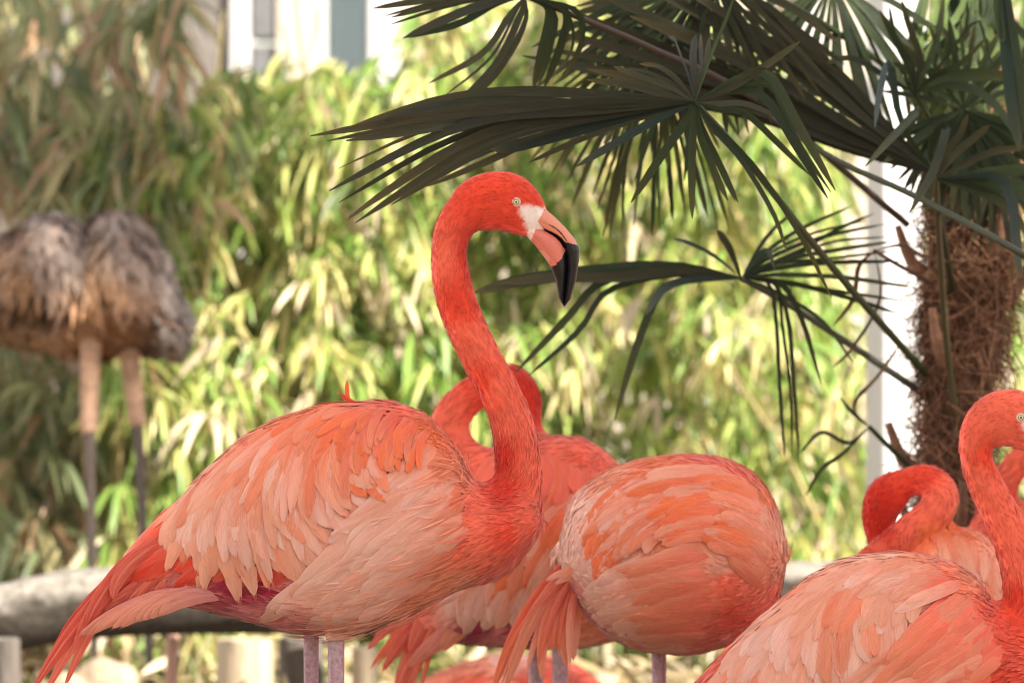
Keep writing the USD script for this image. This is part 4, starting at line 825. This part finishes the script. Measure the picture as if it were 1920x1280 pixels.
B1.down(1500, 0.034, 0.07, lambda px: (px[:, 0] > 560) & (px[:, 0] < 880) & (px[:, 1] > 860) & (px[:, 1] > 1180 - (px[:, 0] - 500) * 0.95), 0.12, off=0.0095, light=0.3, var=0.15)
B1.head(0, 0)
B1.leg(582, 1192, 16, 0.03); B1.leg(631, 1186, 17.5, -0.02)
cuff = tube(np.array([P(628, 1130, 8.0), P(630, 1165, 8.0), P(632, 1196, 8.0)]) + [0, -0.02, 0] - B1.loc, np.array([36, 27, 19]) * B1.m, 14, False)
obj('thigh', cuff, SKIN, B1.t, True, tint=np.repeat([PALE * .95], len(cuff[0]), 0))

# --- the preening one behind it
sl2 = [(740, 1110, 1160, .02), (790, 1020, 1190, .06), (850, 905, 1205, .095), (900, 858, 1210, .11), (960, 828, 1214, .12), (1020, 815, 1217, .125), (1080, 818, 1215, .122), (1130, 842, 1207, .11), (1180, 895, 1188, .09), (1220, 965, 1150, .06), (1240, 1030, 1090, .025)]
ch2 = [(880, 900, 60, .0), (856, 850, 42, .01), (842, 800, 37, .02), (868, 755, 33, .02), (915, 724, 33, .02), (955, 722, 38, .02), (975, 748, 40, .02, .8), (978, 795, 34, .02, .8), (972, 840, 24, .02)]
col2 = [(850, 800, CORAL), (930, 720, RED), (990, 740, DRED), (1000, 760, DRED), (870, 860, CORAL), (1050, 830, CORAL * .9), (1120, 860, CORAL), (1080, 900, RED * .9), (1120, 930, RED), (1030, 920, RED), (900, 900, CORAL), (950, 900, CORAL), (1050, 980, ORG), (1100, 1000, SAL), (950, 1050, PALE), (900, 1100, PINK), (850, 1120, PALE), (1000, 1100, PALE), (1100, 1150, SAL), (1160, 1180, SAL), (980, 1190, MAG), (900, 1180, MAG), (930, 1205, ROSE), (1050, 1205, PINK), (800, 1120, CORAL)]
bd2 = lambda px: np.stack([-np.ones(len(px)), 0.75 + 0 * px[:, 0]], 1)
B2 = Bird('flamingo with arched neck directly behind the nearest one', 9.05, 1010, sl2, ch2, col2, h=0.0055, flow=std_flow(bd2, 0.12), seed=8)
for b, c, t_, w_ in [((840, 1090), (745, 1150), (690, 1215), 20), ((850, 1100), (770, 1160), (718, 1255), 26), ((860, 1090), (790, 1160), (740, 1300), 36), ((870, 1110), (800, 1170), (755, 1310), 32), ((880, 1100), (800, 1160), (700, 1190), 24), ((860, 1080), (800, 1130), (770, 1220), 40)]:
    B2.feather(b, c, t_, w_, RED, CORAL, 0.004, 0.0, 0.3, 12, name='tail_feather', tipround=.5, yfix=-0.02 + rng.normal(0, .01))
for i in range(7):
    q = i / 6; B2.feather((850 + 20 * q, 1090 + 10 * q), (760 + 50 * q, 1150 + 16 * q), (700 + 70 * q + rng.normal(0, 8), 1235 + 40 * q + rng.normal(0, 22)), 14 + rng.normal(0, 2), CORAL if i % 2 else DRED, ORG, 0.004, 0.0, 0.3, 12, name='tail_feather', tipround=.4, fray=0.2, yfix=-0.03 + rng.normal(0, .01))
for t_ in [(765, 1245), (800, 1225), (830, 1215)]:
    B2.feather((960, 1130), (860, 1150), t_, 40, ROSE, SAL, 0.004, 0.0, 0.3, 12, name='tail_feather', tipround=.5, yfix=-0.05)
B2.tract([(900, 1000), (1150, 1000)], [(860, 1060), (1110, 1060)], [(840, 1150), (940, 1175), (1060, 1170)], 18, 44, SAL, PALE, 0.008, 6, 0.005, 0.45, mixc=(ORG, PINK), pm=.3)
B2.tract([(960, 930), (1180, 950)], [(900, 990), (1120, 1000)], [(850, 1090), (960, 1110), (1080, 1100)], 20, 40, ORG, PINK, 0.012, 8, 0.005, 0.45, mixc=(CORAL, ORG), pm=.4)
B2.tract([(1000, 890), (1190, 930)], [(940, 940), (1130, 960)], [(880, 1010), (980, 1040), (1080, 1040)], 16, 30, CORAL, ORG, 0.015, 8, 0.005, 0.45, mixc=(SAL, PINK), pm=.4)
B2.tract([(920, 850), (1000, 830), (1160, 870)], [(890, 880), (1060, 890), (1150, 920)], [(870, 940), (960, 950), (1060, 930), (1120, 950)], 16, 26, CORAL, CORAL * 1.1, 0.012, 8, 0.008, 0.45, mixc=(RED, ORG), pm=.4)
B2.down(6000, 0.018, 0.25, None, 0.1)
B2.leg(1005, 1200, 16, 0.02); B2.leg(1050, 1200, 17, -0.02)

# --- the round one seen from behind, head lowered out of sight
sl3 = [(1050, 1010, 1062, .03), (1072, 940, 1110, .075), (1110, 900, 1165, .11), (1160, 873, 1203, .135), (1220, 857, 1222, .148), (1290, 851, 1226, .155), (1350, 857, 1214, .15), (1400, 878, 1188, .135), (1440, 918, 1142, .11), (1465, 975, 1088, .07), (1476, 1025, 1050, .03)]
ch3 = [(1385, 1100, 70, -.03), (1420, 1170, 48, -.01), (1446, 1240, 40, .02), (1440, 1330, 36, .03), (1400, 1400, 36, .03), (1350, 1440, 44, .03, .75), (1310, 1450, 40, .03, .7)]
col3 = [(1420, 1050, SAL), (1400, 1010, SAL), (1360, 1050, PINK * .9), (1060, 1010, PALE), (1090, 950, PALE), (1080, 1060, PALE), (1150, 900, SAL), (1240, 870, ORG), (1330, 865, CORAL), (1400, 890, CORAL), (1440, 940, ORG), (1465, 1010, PINK), (1440, 1000, SAL), (1400, 960, SAL), (1460, 1060, SAL), (1450, 1110, CORAL * 1.1), (1390, 1160, RED), (1350, 1190, CORAL), (1330, 1130, SAL), (1380, 1100, CORAL * 1.1), (1300, 1060, SAL), (1250, 1000, SAL), (1280, 940, SAL), (1200, 1060, PINK), (1130, 1090, PALE), (1130, 1140, PALE), (1200, 1170, SAL), (1260, 1130, SAL), (1260, 1200, PINK), (1090, 1130, ROSE), (1110, 1170, ROSE), (1440, 1240, RED), (1400, 1400, RED)]  # right rim lightened so its lit edge sits in the colours
def bd3(px):
    d = px - np.array([1262, 1010.0]); b = np.stack([d[:, 1], -d[:, 0]], 1); b /= np.linalg.norm(b, axis=1, keepdims=True) + 1e-9     # round the back, anticlockwise over the top
    lo = px[:, 1] > 1010; w = np.clip((px[:, 1] - 1000) / 60, 0, 1)[:, None]
    return b * (1 - w) + np.array([[-1, -0.12]]) * w
B3 = Bird('round fluffed flamingo with no head in view, between two others', 8.6, 1240, sl3, ch3, col3, h=0.005, flow=std_flow(bd3, 0.1), seed=13)
for b, c, t_, w_, c0, c1 in [((1090, 1040), (990, 1100), (924, 1290), 30, RED, ORG), ((1080, 1050), (1000, 1110), (945, 1295), 26, CORAL, SAL), ((1080, 1080), (1010, 1130), (1015, 1270), 26, CORAL, SAL), ((1080, 1075), (1040, 1120), (1035, 1215), 34, CORAL, ORG), ((1090, 1085), (1050, 1130), (1060, 1245), 26, CORAL, SAL), ((1090, 1090), (1070, 1140), (1075, 1235), 30, ORG, PINK)]:
    B3.feather(b, c, t_, w_, c0, c1, 0.004, 0.0, 0.3, 12, name='tail_feather', tipround=.5, yfix=-0.03 + rng.normal(0, .012))
B3.feather((1110, 1062), (1060, 1058), (1024, 1082), 16, SAL, PALE, 0.0, 0, 0.3, tipround=.4, yfix=-.07)
B3.feather((1110, 1072), (1065, 1070), (1040, 1090), 14, SAL, PALE, 0.0, 0, 0.3, tipround=.4, yfix=-.06)
for i in range(7):
    q = i / 6; B3.feather((1082 + 6 * q, 1050 + 34 * q), (1000 + 60 * q, 1115 + 16 * q), (935 + 132 * q + rng.normal(0, 8), 1268 - 40 * q + rng.normal(0, 22)), 15 + rng.normal(0, 2), CORAL if i % 2 else RED, ORG if i % 2 else PINK, 0.004, 0.0, 0.3, 12, name='tail_feather', tipround=.4, fray=0.2, yfix=-0.035 + rng.normal(0, .01))
B3.tract([(1240, 870), (1160, 960), (1170, 1010)], [(1120, 890), (1070, 960), (1100, 1040)], [(1060, 1000), (1062, 1060), (1100, 1095)], 14, 42, PALE, PALE, 0.006, 5, 0.004, 0.4, mixc=(SAL, PALE), pm=.3)
B3.tract([(1290, 862), (1290, 900), (1260, 970)], [(1150, 880), (1140, 930), (1150, 1000)], [(1082, 985), (1100, 1050), (1130, 1075)], 20, 32, CORAL, ORG, 0.010, 6, 0.004, 0.4, mixc=(SAL, PALE), pm=.35)
B3.tract([(1350, 868), (1340, 920), (1290, 980)], [(1210, 880), (1200, 930), (1200, 980)], [(1120, 960), (1150, 1010), (1170, 1050)], 20, 30, CORAL, SAL, 0.014, 6, 0.004, 0.4, mixc=(ORG, PALE), pm=.4)
B3.tract([(1400, 885), (1400, 940), (1360, 1000)], [(1290, 870), (1300, 920), (1290, 980)], [(1190, 900), (1230, 960), (1240, 1010)], 22, 28, CORAL, ORG, 0.017, 7, 0.004, 0.4, mixc=(SAL, PINK), pm=.4)
B3.tract([(1440, 930), (1450, 1000), (1430, 1060)], [(1380, 880), (1390, 950), (1370, 1020)], [(1300, 880), (1330, 940), (1320, 1010)], 24, 26, SAL, ORG, 0.016, 8, 0.004, 0.4, mixc=(CORAL, PINK), pm=.4)
B3.tract([(1468, 1000), (1470, 1060), (1440, 1120)], [(1440, 940), (1440, 1010), (1410, 1070)], [(1390, 920), (1400, 980), (1370, 1040)], 20, 24, CORAL, SAL, 0.010, 7, 0.004, 0.4, mixc=(SAL, PINK), pm=.4)
B3.tract([(1240, 1040), (1260, 1110), (1260, 1180)], [(1170, 1050), (1180, 1110), (1190, 1180)], [(1102, 1085), (1105, 1130), (1130, 1175), (1170, 1205)], 16, 36, SAL, PALE, 0.012, 6, 0.005, 0.4, mixc=(PINK, PALE), pm=.4)
B3.tract([(1320, 1010), (1340, 1090), (1340, 1180)], [(1250, 1030), (1260, 1100), (1260, 1180)], [(1160, 1060), (1175, 1130), (1200, 1195)], 22, 32, CORAL * 1.1, SAL, 0.013, 8, 0.004, 0.4, mixc=(SAL, PINK), pm=.4)
B3.down(9000, 0.020, 0.25, None, 0.08)
B3.leg(1232, 1225, 11, 0.0); B3.leg(1244, 1215, 10, 0.1)

# --- the right foreground one, its head cut by the frame
sl4 = [(1240, 1340, 1390, .02), (1300, 1282, 1420, .045), (1350, 1228, 1440, .07), (1400, 1180, 1455, .085), (1470, 1118, 1470, .1), (1540, 1068, 1478, .11), (1620, 1040, 1480, .115), (1700, 1035, 1470, .115), (1780, 1052, 1450, .11), (1830, 1084, 1430, .102), (1870, 1135, 1405, .09), (1920, 1180, 1370, .075), (1985, 1230, 1320, .04)]
ch4 = [(1885, 1300, 90), (1915, 1215, 60), (1924, 1145, 44), (1921, 1090, 41), (1907, 1030, 39), (1877, 965, 36), (1847, 905, 33), (1830, 852, 30.5), (1838, 812, 38, 0, .85), (1868, 787, 50, 0, .72), (1902, 784, 54, 0, .66), (1932, 800, 46, 0, .6), (1952, 818, 32, 0, .6)]
col4 = [(1900, 750, CORAL), (1860, 780, CORAL), (1890, 810, CORAL), (1815, 830, CORAL), (1850, 850, RED), (1830, 900, CORAL), (1870, 980, CORAL * 1.05), (1900, 1050, CORAL), (1910, 1120, RED), (1890, 1160, RED), (1900, 1200, RED), (1880, 1260, RED * .9), (1840, 1200, CORAL * 1.1), (1800, 1150, CORAL * 1.15), (1780, 1100, CORAL * 1.1), (1820, 1080, SAL), (1740, 1060, SAL), (1660, 1050, PINK), (1600, 1060, PINK), (1520, 1100, SAL), (1440, 1170, PINK), (1360, 1240, CORAL), (1300, 1290, RED), (1600, 1150, PINK), (1700, 1130, PALE), (1660, 1200, SAL), (1500, 1220, PALE), (1740, 1250, SAL), (1800, 1280, CORAL), (1580, 1270, PALE)]
bd4 = lambda px: np.stack([-np.ones(len(px)), np.where(px[:, 0] > 1700, 0.3, 0.6)], 1)
B4 = Bird('flamingo at the right edge, its beak cut off by the frame', 8.15, 1640, sl4, ch4, col4, h=0.0045, flow=std_flow(bd4, 0.1), seed=17, face=(943, 402))
for t_ in [(1120, 1480), (1160, 1460), (1200, 1450), (1180, 1420)]:
    B4.feather((1420, 1300), (1280, 1360), t_, 46, RED, CORAL, 0.004, 0, 0.3, 12, name='tail_feather', tipround=.5, yfix=-.01 + rng.normal(0, .012))
B4.tract([(1420, 1260), (1580, 1280)], [(1350, 1300), (1520, 1330)], [(1270, 1370), (1380, 1390), (1500, 1400)], 10, 40, RED, RED, 0.006, 6, 0.004, 0.4)
B4.tract([(1420, 1190), (1490, 1150), (1640, 1160)], [(1370, 1240), (1440, 1240), (1590, 1280)], [(1310, 1310), (1370, 1340), (1480, 1370), (1600, 1370)], 20, 40, SAL, PINK, 0.011, 6, 0.005, 0.45, mixc=(CORAL, SAL), pm=.3)
B4.tract([(1470, 1140), (1560, 1100), (1700, 1110)], [(1400, 1190), (1500, 1190), (1660, 1210)], [(1345, 1265), (1400, 1300), (1500, 1320), (1610, 1300), (1680, 1260)], 24, 40, PINK, PALE, 0.015, 8, 0.005, 0.45, mixc=(SAL, PINK), pm=.35)
B4.tract([(1520, 1100), (1600, 1070), (1720, 1080)], [(1450, 1140), (1530, 1140), (1660, 1150)], [(1385, 1220), (1460, 1240), (1540, 1255), (1620, 1220), (1690, 1190)], 22, 36, SAL, PALE, 0.019, 9, 0.005, 0.45, mixc=(ORG, SAL), pm=.45)
B4.tract([(1580, 1072), (1660, 1050), (1750, 1066)], [(1510, 1100), (1600, 1085), (1700, 1110)], [(1430, 1170), (1500, 1180), (1560, 1180), (1630, 1160), (1700, 1150)], 20, 30, SAL, PINK, 0.022, 9, 0.004, 0.45, mixc=(CORAL * 1.1, ORG), pm=.4)
B4.tract([(1650, 1050), (1730, 1050), (1800, 1090)], [(1590, 1055), (1670, 1065), (1760, 1105)], [(1510, 1105), (1580, 1105), (1640, 1100), (1700, 1130)], 18, 24, SAL, PINK, 0.024, 7, 0.004, 0.4, mixc=(CORAL, PALE), pm=.4)
B4.tract([(1720, 1170), (1800, 1240), (1820, 1300)], [(1640, 1220), (1700, 1280), (1740, 1330)], [(1560, 1290), (1600, 1330), (1650, 1370)], 18, 34, SAL, PINK, 0.02, 8, 0.005, 0.4, mixc=(SAL, PALE), pm=.4)
B4.tract([(1770, 1110), (1840, 1180), (1860, 1270)], [(1710, 1160), (1770, 1230), (1800, 1300)], [(1640, 1220), (1690, 1280), (1740, 1340)], 22, 30, CORAL * 1.15, SAL, 0.022, 8, 0.004, 0.4, mixc=(SAL, PINK), pm=.4)
B4.tract([(1800, 1090), (1860, 1150), (1875, 1230)], [(1750, 1120), (1810, 1190), (1830, 1260)], [(1690, 1165), (1750, 1230), (1790, 1300)], 18, 24, CORAL * 1.1, SAL, 0.018, 7, 0.004, 0.4, mixc=(SAL, PINK), pm=.4)
B4.down(8000, lambda px: np.interp(px[:, 1], [750, 1000, 1150, 1300], [0.008, 0.011, 0.018, 0.026]), 0.22, lambda px: px[:, 0] > 1720, 0.2)
B4.down(2000, 0.032, 0.22, lambda px: px[:, 0] <= 1720, 0.06)
B4.head(943, 402)
B4.leg(1600, 1478, 16, 0.03); B4.leg(1660, 1474, 17, -0.02)

# --- the one asleep or preening behind it, neck looped
sl5 = [(1660, 1040, 1150, .03), (1700, 1005, 1220, .07), (1760, 985, 1260, .1), (1820, 990, 1270, .105), (1862, 1020, 1262, .09), (1890, 1075, 1235, .06), (1905, 1130, 1180, .025)]
ch5 = [(1610, 1085, 40, -.02), (1650, 1040, 33, -.03), (1705, 995, 33, -.035), (1748, 960, 34, -.03), (1762, 925, 33, -.015), (1738, 902, 31, .0), (1700, 906, 27, .01), (1665, 930, 38, .015, .75), (1650, 968, 33, .02, .7), (1650, 1010, 24, .02, .7)]
col5 = [(1660, 930, DRED), (1640, 960, DRED), (1650, 1000, DRED), (1700, 885, RED), (1740, 885, RED), (1775, 920, CORAL), (1760, 960, CORAL), (1710, 990, CORAL), (1650, 1030, CORAL), (1690, 920, RED), (1750, 1000, ORG), (1800, 1000, ORG), (1850, 1030, SAL), (1820, 1040, SAL), (1780, 1040, PINK), (1860, 1100, PINK)]
B5 = Bird('flamingo with looped neck and tucked head behind the right one', 8.75, 1800, sl5, ch5, col5, h=0.0045, k=0.008, flow=std_flow(lambda px: np.stack([0.6 + 0 * px[:, 0], 0.8 + 0 * px[:, 0]], 1), 0.1), seed=23)
B5.tract([(1740, 990), (1800, 985), (1850, 1020)], [(1760, 1010), (1830, 1010), (1875, 1060)], [(1760, 1060), (1820, 1060), (1870, 1110)], 16, 26, ORG, PINK, 0.006, 7, 0.004, 0.4, mixc=(CORAL, SAL), pm=.4)
B5.tract([(1740, 1050), (1800, 1050), (1850, 1080)], [(1770, 1080), (1830, 1080), (1880, 1130)], [(1780, 1140), (1830, 1140), (1890, 1180)], 14, 32, SAL, PALE, 0.004, 7, 0.004, 0.4, mixc=(ORG, SAL), pm=.3)
B5.down(6000, 0.011, 0.24, None, 0.14)
B5.leg(1780, 1262, 15, 0.0); B5.leg(1820, 1262, 15, 0.05)

# --- one resting on the ground beyond, and one more at the right edge
sl6 = [(760, 1300, 1330, .02), (820, 1262, 1370, .07), (880, 1240, 1390, .1), (950, 1228, 1400, .115), (1030, 1232, 1400, .11), (1080, 1252, 1385, .09), (1125, 1290, 1350, .04)]
ch6 = [(1080, 1310, 45), (1130, 1330, 30), (1150, 1370, 26), (1130, 1420, 26), (1090, 1440, 30, 0, .75), (1060, 1450, 28, 0, .7)]
B6 = Bird('low blurred flamingo sitting far behind, under the drooping tail feathers', 10.3, 960, sl6, ch6, [(800, 1300, SAL), (900, 1240, SAL), (960, 1235, PALE), (1000, 1280, CORAL), (900, 1290, RED), (1080, 1260, CORAL), (1130, 1340, RED)], h=0.008, flow=std_flow(bd2, 0.1), seed=29)
B6.tract([(900, 1250), (1060, 1260)], [(840, 1270), (1000, 1290)], [(790, 1310), (900, 1340), (980, 1350)], 14, 36, SAL, PINK, 0.006, 6, 0.004, 0.4, mixc=(RED, ORG), pm=.4)
B6.down(2500, 0.025, 0.3, None, 0.25)
sl7 = [(1800, 1010, 1050, .02), (1840, 965, 1120, .07), (1900, 940, 1150, .1), (1980, 945, 1160, .11), (2060, 980, 1140, .09), (2120, 1040, 1090, .03)]
ch7 = [(1880, 985, 40), (1868, 950, 28), (1884, 905, 25), (1908, 868, 25), (1940, 845, 28), (1975, 850, 36, 0, .75), (2000, 880, 34, 0, .7)]
B7 = Bird('blurred flamingo at the far right edge, half hidden behind the raised neck', 9.35, 1930, sl7, ch7, [(1900, 870, CORAL), (1870, 940, RED), (1950, 850, CORAL), (1850, 980, CORAL), (1950, 960, ORG), (2000, 1050, PINK), (1900, 1050, SAL)], h=0.007, flow=std_flow(bd2, 0.1), seed=31)
B7.tract([(1880, 960), (2040, 980)], [(1850, 1000), (2000, 1040)], [(1830, 1050), (1900, 1080), (1990, 1090)], 12, 34, CORAL, SAL, 0.006, 6, 0.004, 0.4, mixc=(RED, ORG), pm=.4)
B7.down(2500, 0.02, 0.3, None, 0.25)
B7.leg(1930, 1150, 14, 0.0); B7.leg(1970, 1150, 14, 0.05)

# ------------------------------------------------------------------ the rhea at the left
RD = 12.0; mr = RD / F
rbase = P(195, 640, RD); rbase[2] = float(ground_z(0, RD))
rhea = thing('rhea', 'shaggy grey brown long legged rhea seen from behind at left', 'rhea', rbase)
outl = [(-60, 545), (-20, 490), (15, 455), (40, 440), (62, 415), (105, 405), (138, 418), (152, 436), (172, 432), (188, 408), (225, 398), (258, 418), (272, 440), (290, 470), (318, 530), (345, 590), (348, 625), (330, 662), (285, 650), (255, 640), (190, 648), (120, 652), (60, 640), (0, 618), (-45, 590)]
v, f = pillow(outl, RD, 0.17, 140, 0.009); v, f = smoothed(v, f, 10)
px = to_px(v); front = (v[:, 1] < RD)
v[:, 1] += np.where(front, 0.04 * np.exp(-((px[:, 0] - 165 + 0.05 * (px[:, 1] - 400)) / 26)**2) * np.clip((650 - px[:, 1]) / 150, 0, 1), 0)
v += 0.045 * (fbm(v * [11, 11, 7], 4, 6)[:, None] - 0.5) * trimesh.Trimesh(v, f, process=False).vertex_normals
RC = [(20, 470, (.17, .12, .09)), (60, 430, (.15, .11, .09)), (105, 410, (.16, .13, .12)), (110, 450, (.33, .29, .27)), (130, 480, (.36, .32, .29)), (95, 500, (.15, .12, .11)), (150, 500, (.13, .11, .10)), (165, 445, (.30, .27, .25)), (185, 460, (.42, .33, .24)), (175, 510, (.42, .28, .18)), (150, 550, (.40, .25, .15)), (140, 600, (.28, .17, .11)), (120, 560, (.09, .06, .05)), (95, 575, (.07, .05, .04)), (35, 565, (.09, .06, .045)), (60, 520, (.24, .15, .09)), (20, 540, (.20, .13, .09)), (40, 620, (.28, .20, .14)), (100, 630, (.30, .21, .15)), (190, 540, (.17, .10, .06)), (200, 590, (.22, .12, .07)), (175, 640, (.20, .10, .06)),
      (180, 410, (.09, .065, .055)), (165, 425, (.08, .06, .05)), (215, 420, (.26, .22, .20)), (225, 470, (.24, .20, .18)), (245, 440, (.12, .09, .08)), (255, 485, (.30, .25, .22)), (275, 480, (.10, .075, .065)), (215, 520, (.22, .14, .09)), (260, 560, (.17, .11, .08)), (230, 610, (.20, .12, .08)), (300, 600, (.16, .105, .08)), (300, 640, (.14, .095, .075)), (262, 425, (.34, .30, .28)), (288, 475, (.38, .34, .32)), (305, 530, (.36, .32, .30)), (330, 580, (.40, .36, .34)), (342, 620, (.38, .34, .32))]
RCP = np.array([c[:2] for c in RC], float); RCC = np.array([c[2] for c in RC])
def rcol(px):
    w = (((px[:, None] - RCP[None])**2).sum(-1) + 60.0) ** -1.9
    return (w @ RCC) / w.sum(1, keepdims=True)
obj('body', (v - rbase, f), FIBRE, rhea, True, tint=rcol(px) * (0.6 + 0.8 * fbm(v * 25, 3, 8))[:, None])
gr = np.random.default_rng(9)
m = trimesh.Trimesh(v, f, process=False); pts, fi = trimesh.sample.sample_surface(m, 5200, seed=4); nr = m.face_normals[fi]; pp = to_px(pts)
vs, cs, us = [], [], []
for p, n, q in zip(pts, nr, pp):
    side = np.sign(q[0] - 170); dv = np.array([0.12 * side + gr.normal(0, 0.13), 0, -1.0 + gr.normal(0, 0.1)]); dv -= (dv @ n) * n * 0.9; dv /= np.linalg.norm(dv)
    L = gr.uniform(0.06, 0.125) * (0.25 if q[1] > 565 else 0.6) * (0.7 if q[0] > 270 else 1); s_ = np.cross(dv, n); s_ /= np.linalg.norm(s_) + 1e-9; w = gr.uniform(0.004, 0.011)
    c0 = p + n * 0.004; pts3 = [c0, c0 + dv * L * 0.5 + n * 0.012, c0 + dv * L + n * gr.uniform(0.0, 0.012)]
    vv = np.array([pts3[0] - s_ * w * .5, pts3[0] + s_ * w * .5, pts3[1] - s_ * w, pts3[1] + s_ * w, pts3[2]]); vs.append((vv, np.array([(0, 1, 3), (0, 3, 2), (2, 3, 4)])))
    c = rcol(q[None])[0] * (0.6 + 0.8 * float(noise(np.array([[p[0] * 22, p[1] * 22, p[2] * 9]]), 4)[0])) * gr.uniform(0.82, 1.15) * [1.12, 1.0, 0.88]; edge = q[1] < 470 and gr.random() < 0.12
    if edge or (q[0] > 285 and gr.random() < .6): c = np.array([0.32, 0.27, 0.235]) * gr.uniform(.8, 1.15)
    cs.append(np.repeat(c[None], 5, 0)); us.append(np.array([[0, 0], [0, 1], [.03, 0], [.03, 1], [.06, .5]]) + gr.uniform(0, 9))
jv, jf = join(vs)
obj('shaggy_plumage', (jv - rbase, jf), RHEAF, rhea, True, np.vstack(us), np.vstack(cs), kind='stuff')
for (x0, x1, yk, xf, dy) in ((175, 172, 795, 182, -0.05), (243, 258, 785, 285, 0.02)):
    th = np.array([P(x0, 600, RD), P(x0, 660, RD), P((x0 + x1) / 2, 730, RD), P(x1, yk, RD), P(x1 + 1, yk + 14, RD)]) + [0, dy - 0.03, 0] - rbase
    v, f = tube(spline(th, 14), np.interp(np.linspace(0, 1, 14), [0, .25, .6, .92, 1], [30, 19, 17, 16, 11]) * mr, 14)
    lg = obj('leg', (v, f), FIBRE, rhea, True, tint=np.repeat([[0.44, 0.28, 0.19]], len(v), 0) * (0.8 + 0.4 * fbm(v * 40, 3, 2))[:, None])
    ft = P(xf, 640, RD); ft = np.array([ft[0], RD + dy, rbase[2] + 0.015]) - rbase
    v, f = tube(spline([th[-1] + [0, 0, 0.01], th[-1] * .5 + ft * .5, ft], 12), np.interp(np.linspace(0, 1, 12), [0, .1, .5, .95, 1], [11, 9.5, 8, 9, 10]) * mr, 12)
    obj('shank', (v, f), LEGM, lg, True, tint=np.repeat([[0.11, 0.085, 0.07]], len(v), 0))
    for an in (-.45, 0, .45):
        e = ft + np.array([math.sin(an) * 0.09, math.cos(an) * 0.09, -0.012]); v, f = tube(spline([ft, (ft + e) / 2 + [0, 0, .006], e], 6), np.linspace(.011, .005, 6), 8)
        obj('toe', (v, f), LEGM, lg, True, tint=np.repeat([[0.11, 0.085, 0.07]], len(v), 0))
nk = np.array([P(120, 500, RD) + [0, 0.13, 0], P(120, 480, RD) + [0, 0.3, 0.02], P(110, 520, RD) + [0, 0.48, 0], P(105, 640, RD) + [0, 0.6, 0], P(110, 720, RD) + [0, 0.68, 0]]) - rbase
v, f = tube(spline(nk, 24), np.interp(np.linspace(0, 1, 24), [0, .2, .7, .85, .95, 1], [.075, .04, .026, .034, .03, .012]), 16)
obj('neck', (v, f), FIBRE, rhea, True, tint=np.repeat([[0.25, 0.2, 0.17]], len(v), 0))
